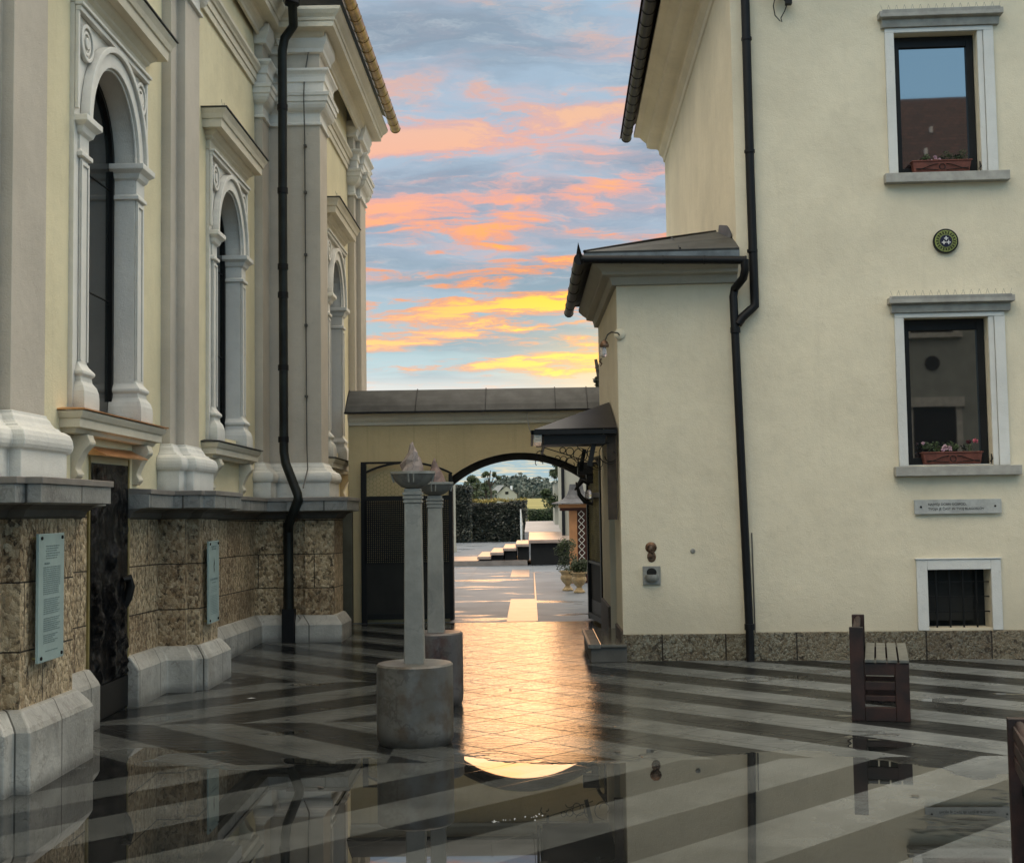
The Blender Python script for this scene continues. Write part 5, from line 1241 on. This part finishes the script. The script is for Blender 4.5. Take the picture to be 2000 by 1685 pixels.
b = MB(); b.box(0.003, 0.38, -0.27, -0.2, 0, 1.51); b.box(-0.34, 0.3, -0.34, 0.3, 1.46, 1.519); b.build('panel', 'maroon', kk)
b = MB()
for k in range(10):
    z0_ = 0.22 + 0.13 * k; a_, c_ = (0.025, 0.15) if k % 2 else (0.15, 0.025)
    b.bar((a_, -0.285, z0_), (c_, -0.285, z0_ + 0.13), 0.016, 0.012); b.bar((c_, -0.298, z0_), (a_, -0.298, z0_ + 0.13), 0.016, 0.012)
b.build('lattice', 'whitepaint', kk)
# urns
def urn(loc, label, seed, tall):
    t_ = thing('planted_urn', label, 'urn', loc, 0, 'stone urns with plants beside the archway')
    b = MB(); b.lathe((0, 0, 0), [(0.10, 0), (0.105, 0.02), (0.075, 0.05), (0.045, 0.09), (0.05, 0.11), (0.10, 0.16), (0.135, 0.22), (0.13, 0.27), (0.115, 0.29), (0.13, 0.33), (0.15, 0.35), (0.15, 0.37), (0.12, 0.37), (0.1, 0.35), (0.02, 0.34)], 24); b.build('vase', 'urn', t_)
    rnd = random.Random(seed); b = MB(); cl = [((rnd.uniform(-0.11, 0.11) * (1 + tall), rnd.uniform(-0.08, 0.08), 0.40 + tall * rnd.random() ** 1.2), rnd.uniform(0.9, 1.4)) for _ in range(22)]
    leaves(b, (0, 0, 0), (0.075, 0.065, 0.08), 1500, 0.02, rnd, cl); b.build('plant', 'leaf', t_)
    return t_
urn((0.68, 24.9, 0), 'left sandstone urn with a tall bushy plant beside the archway', 21, 0.50)
urn((0.87, 24.3, 0), 'right sandstone urn with a low dark plant beside the archway', 22, 0.14)

# ================================================================== FACING WING (behind the camera's right, seen in the window panes)
fw = thing('facing_house', 'cream house with red tiled roof mirrored in the window panes', 'house', (12, 0, 0), 0)
b = MB(); b.box(-6.6, 8, -9, 0, 0, 7.9); b.build('wall', 'facingwall', fw)
b = MB(); b.add([(-7, 0.5, 7.85), (8.5, 0.5, 7.85), (8.5, -5, 11.4), (-7, -5, 11.4)], [(0, 1, 2, 3)]); b.add([(-7, -10, 7.85), (8.5, -10, 7.85), (8.5, -5, 11.4), (-7, -5, 11.4)], [(0, 1, 2, 3)]); b.build('roof', 'tiles', fw)
for x_, f_ in ((-5.2, 0.45), (-4.9, 0.62), (-4.6, 0.35), (-4.2, 0.58), (-5.5, 0.28)):
    b = MB(); yy_, zz_ = 0.5 - 5.5 * f_, 7.85 + 3.55 * f_; b.box(x_, x_ + 0.05, yy_ - 0.1, yy_ + 0.05, zz_, zz_ + 0.14); b.build('roof_glint', 'whitepaint', fw)  # white blocks added as glints on the mirrored roof
for x in (-4.9, -2.3, 0.3, 2.9, 5.5):
    for z in (1.97, 5.0):
        b = MB(); b.box(x - 0.55, x - 0.43, 0, 0.04, z, z + 1.5); b.box(x + 0.43, x + 0.55, 0, 0.04, z, z + 1.5); b.box(x - 0.6, x + 0.6, 0, 0.10, z + 1.5, z + 1.7); b.box(x - 0.6, x + 0.6, 0, 0.1, z - 0.1, z)
        w_ = b.build('window', 'house hood', fw); b = MB(); b.box(x - 0.43, x + 0.43, 0.001, 0.01, z, z + 1.5); b.build('pane', 'inkblack', w_)

b = MB(); b.lathe((-4.9, 0, 0), [(0.15, 0), (0.15, 0.03)], 24)
for i, v in enumerate(b.v): b.v[i] = (v[0], v[2], 4.38 + v[1])
b.build('medallion', 'black', fw)
# ================================================================== small litter
rnd = random.Random(5)
for (x, y, lab) in ((-2.42, 11.55, 'tiny white paper scrap on the wet paving near the church base'), (0.72, 10.55, 'small dark fallen leaf on the wet paving right of the golden reflection')):
    b = MB(); b.add([(-0.035, -0.01, 0), (0.0, 0.012, 0.004), (0.04, 0.0, 0.001), (0.0, -0.015, 0.002)], [(0, 1, 2, 3)])
    o = b.build('paper_scrap' if 'paper' in lab else 'fallen_leaf', 'whitepaint' if 'paper' in lab else 'darkwood'); o.location = (x, y, 0.004); tag(o, lab, 'litter')
for k in range(9):
    b = MB(); q = rnd.uniform(0, 3); c_, s_ = math.cos(q), math.sin(q)
    pts_ = [(-0.03, 0, 0.002), (-0.01, 0.014, 0.006), (0.018, 0.011, 0.003), (0.034, 0, 0.004), (0.016, -0.012, 0.002), (-0.012, -0.013, 0.004)]
    b.add([(x * c_ - y * s_, x * s_ + y * c_, z) for x, y, z in pts_], [(0, 1, 2, 3, 4, 5)])
    o = b.build('fallen_leaf', 'darkwood'); o.location = ((1.15, 1.7, 0.55, -1.9, -1.25, 2.1, 0.35, -0.2, 3.1)[k], (12.1, 9.3, 8.9, 10.4, 7.9, 7.5, 9.9, 11.9, 11.2)[k], 0.003); tag(o, 'small curled brown leaf lying on the wet paving', 'leaf', 'fallen leaves on the wet paving')
b = MB()
for k in range(26):
    f = rnd.random() ** 2; x = -0.22 + 0.26 * f + rnd.gauss(0, 0.01); y = 7.02 + 0.12 * f + rnd.gauss(0, 0.012 + 0.02 * (f > .5)); s_ = rnd.uniform(0.0015, 0.004)
    b.lathe((x, y, 0.001), [(s_, 0), (s_ * .8, s_ * .5), (s_ * .2, s_ * .8)], 7)
tag(b.build('foam_patch', 'whitepaint'), 'small patch of white foam floating on the puddle in the foreground', 'foam')['kind'] = 'stuff'

# ================================================================== WORLD
w = bpy.data.worlds.new('World'); sc.world = w; w.use_nodes = True
w.cycles.sampling_method = 'NONE'
t = NT(w.node_tree); w.node_tree.nodes.clear()
out = t.new('ShaderNodeOutputWorld'); bg = t.new('ShaderNodeBackground'); t.l.new(bg.outputs[0], out.inputs[0])
SUN_EL, SUN_AZ = R(8), R(1.8)         # azimuth measured from +Y towards +X
tc = t.new('ShaderNodeTexCoord'); d = tc.outputs['Generated']; x, y, z = t.xyz(d)
zc = t.m('MAXIMUM', z, 0.0)
den = t.add(zc, 0.11); px = t.div(x, den); py = t.div(y, den)
pc = t.vec(px, py, 0.0)
az = t.div(x, t.m('MAXIMUM', y, 0.15))
def gauss(v, c, wd):
    q = t.div(t.sub(v, c), wd); return t.m('EXPONENT', t.mul(t.mul(q, q), -1.0))
def band(z0, wd, slope, amp, a0=None, a1=None, fl=0.03):
    g = gauss(t.sub(z, t.mul(az, slope)), z0, wd); g = t.mul(g, amp)
    if a0 is not None: g = t.mul(g, t.smooth(az, a0 - fl, a0 + fl))
    if a1 is not None: g = t.mul(g, t.smooth(az, a1 - fl, a1 + fl, 1, 0))
    return g
warp = t.noise(sc3(t, pc, 1.0, 1.4, 1), 2.4, 6, 0.6, color=True)
wv = t.new('ShaderNodeVectorMath', operation='MULTIPLY_ADD'); t.l.new(warp, wv.inputs[0]); wv.inputs[1].default_value = (0.35, 0.35, 0.0); t.l.new(pc, wv.inputs[2])
n1 = t.noise(sc3(t, wv.outputs[0], 1.5, 2.8, 1), 1.8, 8, 0.64)
n2 = t.noise(sc3(t, wv.outputs[0], 0.8, 1.6, 1), 1.3, 6, 0.55)
n3 = t.noise(sc3(t, wv.outputs[0], 1.5, 3.0, 1), 4.2, 7, 0.66)
bias = t.add(t.add(band(0.148, 0.0085, 0.05, 0.30, -0.085), band(0.131, 0.006, 0.10, 0.20, -0.15, -0.01)), t.add(band(0.208, 0.011, -0.02, 0.25, None, 0.0), band(0.277, 0.009, 0.14, 0.24)))
bias = t.add(bias, t.add(band(0.104, 0.008, 0.10, 0.26, -0.035), t.add(band(0.253, 0.016, -0.12, 0.20, None, -0.03), band(0.224, 0.007, 0.14, 0.20, 0.03))))
bias = t.add(bias, t.add(band(0.36, 0.012, -0.05, 0.17, -0.04), t.add(band(0.172, 0.006, 0.20, 0.15), t.add(band(0.122, 0.003, 0.0, 0.26, 0.035), band(0.095, 0.004, 0.10, 0.24, 0.02)))))
mval = t.add(t.mul(n1, 1.05), t.add(t.mul(bias, 0.85), t.mul(t.sub(n3, 0.5), 0.62)))
mask = t.mul(t.smooth(mval, 0.505, 0.87), t.smooth(z, 0.30, 0.36, 1, 0.55))
# base cloud / sky tones
low = t.ramp(t.smooth(z, 0.06, 0.36), [(0.0, (0.72, 0.82, 0.82)), (0.10, (0.46, 0.65, 0.70)), (0.28, (0.43, 0.53, 0.64)), (0.6, (0.45, 0.56, 0.68)), (1.0, (0.40, 0.54, 0.68))])
dark = t.ramp(t.smooth(z, 0.06, 0.36), [(0.0, (0.54, 0.64, 0.67)), (0.15, (0.31, 0.45, 0.52)), (0.5, (0.31, 0.38, 0.49)), (1.0, (0.27, 0.35, 0.44))])
base = t.mix(t.smooth(n2, 0.40, 0.62), low, dark)
base = t.mix(t.mul(t.smooth(n3, 0.46, 0.72), 0.5), base, (0.60, 0.67, 0.72))
base = t.mix(t.mul(t.smooth(n1, 0.42, 0.66), t.mul(t.smooth(z, 0.10, 0.20), t.smooth(z, 0.27, 0.36, 0.55, 0.15))), base, (0.78, 0.52, 0.50))
edgec = t.ramp(t.smooth(z, 0.08, 0.38), [(0.0, (0.92, 0.55, 0.38)), (0.2, (0.95, 0.38, 0.18)), (0.45, (0.90, 0.44, 0.36)), (0.7, (0.80, 0.47, 0.42)), (1.0, (0.60, 0.48, 0.46))])
corec = t.ramp(t.smooth(z, 0.08, 0.38), [(0.0, (1.6, 1.0, 0.22)), (0.2, (1.55, 0.80, 0.07)), (0.32, (1.2, 0.50, 0.10)), (0.48, (1.05, 0.48, 0.22)), (0.7, (0.95, 0.55, 0.36)), (1.0, (0.78, 0.55, 0.42))])
corec = t.mix(t.mul(t.smooth(az, -0.10, 0.03, 1, 0), 0.6), corec, t.mix(1.0, edgec, (1.12, 1.12, 1.0), 'MULTIPLY'))
sky = t.mix(t.mul(t.smooth(mask, 0.0, 0.50), 0.92), base, edgec)
sky = t.mix(t.smooth(mask, 0.40, 0.95), sky, corec)
# glow towards the sun, pale strip on the horizon
gl = t.mul(gauss(az, 0.075, 0.075), t.smooth(z, 0.07, 0.155, 1, 0))
sky = t.mix(t.mul(gl, 0.72), sky, (1.5, 0.95, 0.25))
sky = t.mix(t.mul(t.smooth(z, 0.085, 0.098, 1, 0), t.sub(0.75, t.mul(gl, 0.5))), sky, (0.88, 0.86, 0.80))
sky = t.mix(t.smooth(z, 0.05, 0.075, 1, 0), sky, t.mix(t.smooth(n3, 0.45, 0.65), (0.40, 0.56, 0.62), (0.85, 0.74, 0.52)))
# the side of the sky away from the sunset: clear, plus a Nishita component
ns = t.new('ShaderNodeTexSky', sky_type='NISHITA', sun_disc=False); ns.sun_elevation = SUN_EL; ns.sun_rotation = SUN_AZ; ns.air_density = 1.0; ns.dust_density = 1.5
nis = t.mix(1.0, ns.outputs[0], (0.07, 0.07, 0.07), 'MULTIPLY')
back = t.mix(1.0, nis, t.mix(t.smooth(z, 0.0, 0.7), (0.42, 0.78, 1.10), (0.38, 0.72, 1.05)), 'ADD')
sky = t.mix(t.smooth(y, -0.25, 0.55, 1, 0), sky, back)
top = t.smooth(z, 0.40, 0.66)
fdir = t.smooth(t.mul(x, y), -0.22, 0.22, 0.50, 1.55)
fv = t.new('ShaderNodeVectorMath', operation='SCALE'); fv.inputs[0].default_value = (2.2, 2.0, 1.68); t.l.new(fdir, fv.inputs['Scale'])
sky = t.mix(top, sky, fv.outputs[0])
t.l.new(sky, bg.inputs['Color']); bg.inputs['Strength'].default_value = 1.0

sun = bpy.data.lights.new('Sun', 'SUN'); sun.energy = 0.15; sun.angle = R(12); sun.color = (1.0, 0.50, 0.19)
so = bpy.data.objects.new('sun_lamp', sun); COL.objects.link(so)
sd = Vector((math.sin(SUN_AZ) * math.cos(SUN_EL), math.cos(SUN_AZ) * math.cos(SUN_EL), math.sin(SUN_EL)))
so.rotation_euler = sd.to_track_quat('Z', 'Y').to_euler(); so.location = (8, 40, 20)

# ================================================================== CAMERA
cam = bpy.data.cameras.new('Camera'); co = bpy.data.objects.new('camera', cam); COL.objects.link(co); sc.camera = co
cam.sensor_width = 36; cam.sensor_fit = 'HORIZONTAL'; cam.lens = 36 * 2600 / 2000; cam.clip_end = 6000; cam.clip_start = 0.05
cam.shift_y = -(842.5 - 804) / 2000
yaw, pit, roll = 0.01242901, 0.06778013, 0.0148
Rm = Matrix.Rotation(yaw, 3, 'Z') @ Matrix.Rotation(pit, 3, 'X') @ Matrix.Rotation(roll, 3, 'Y')
co.matrix_world = Matrix.Translation((0, 0, 1.65)) @ (Rm @ Matrix.Rotation(R(90), 3, 'X')).to_4x4()

sc.view_settings.view_transform = 'Standard'; sc.view_settings.look = 'None'; sc.view_settings.exposure = 0; sc.view_settings.gamma = 1
sc.render.engine = 'CYCLES'
sc.cycles.max_bounces = 8
sc.cycles.sample_clamp_indirect = 4.0
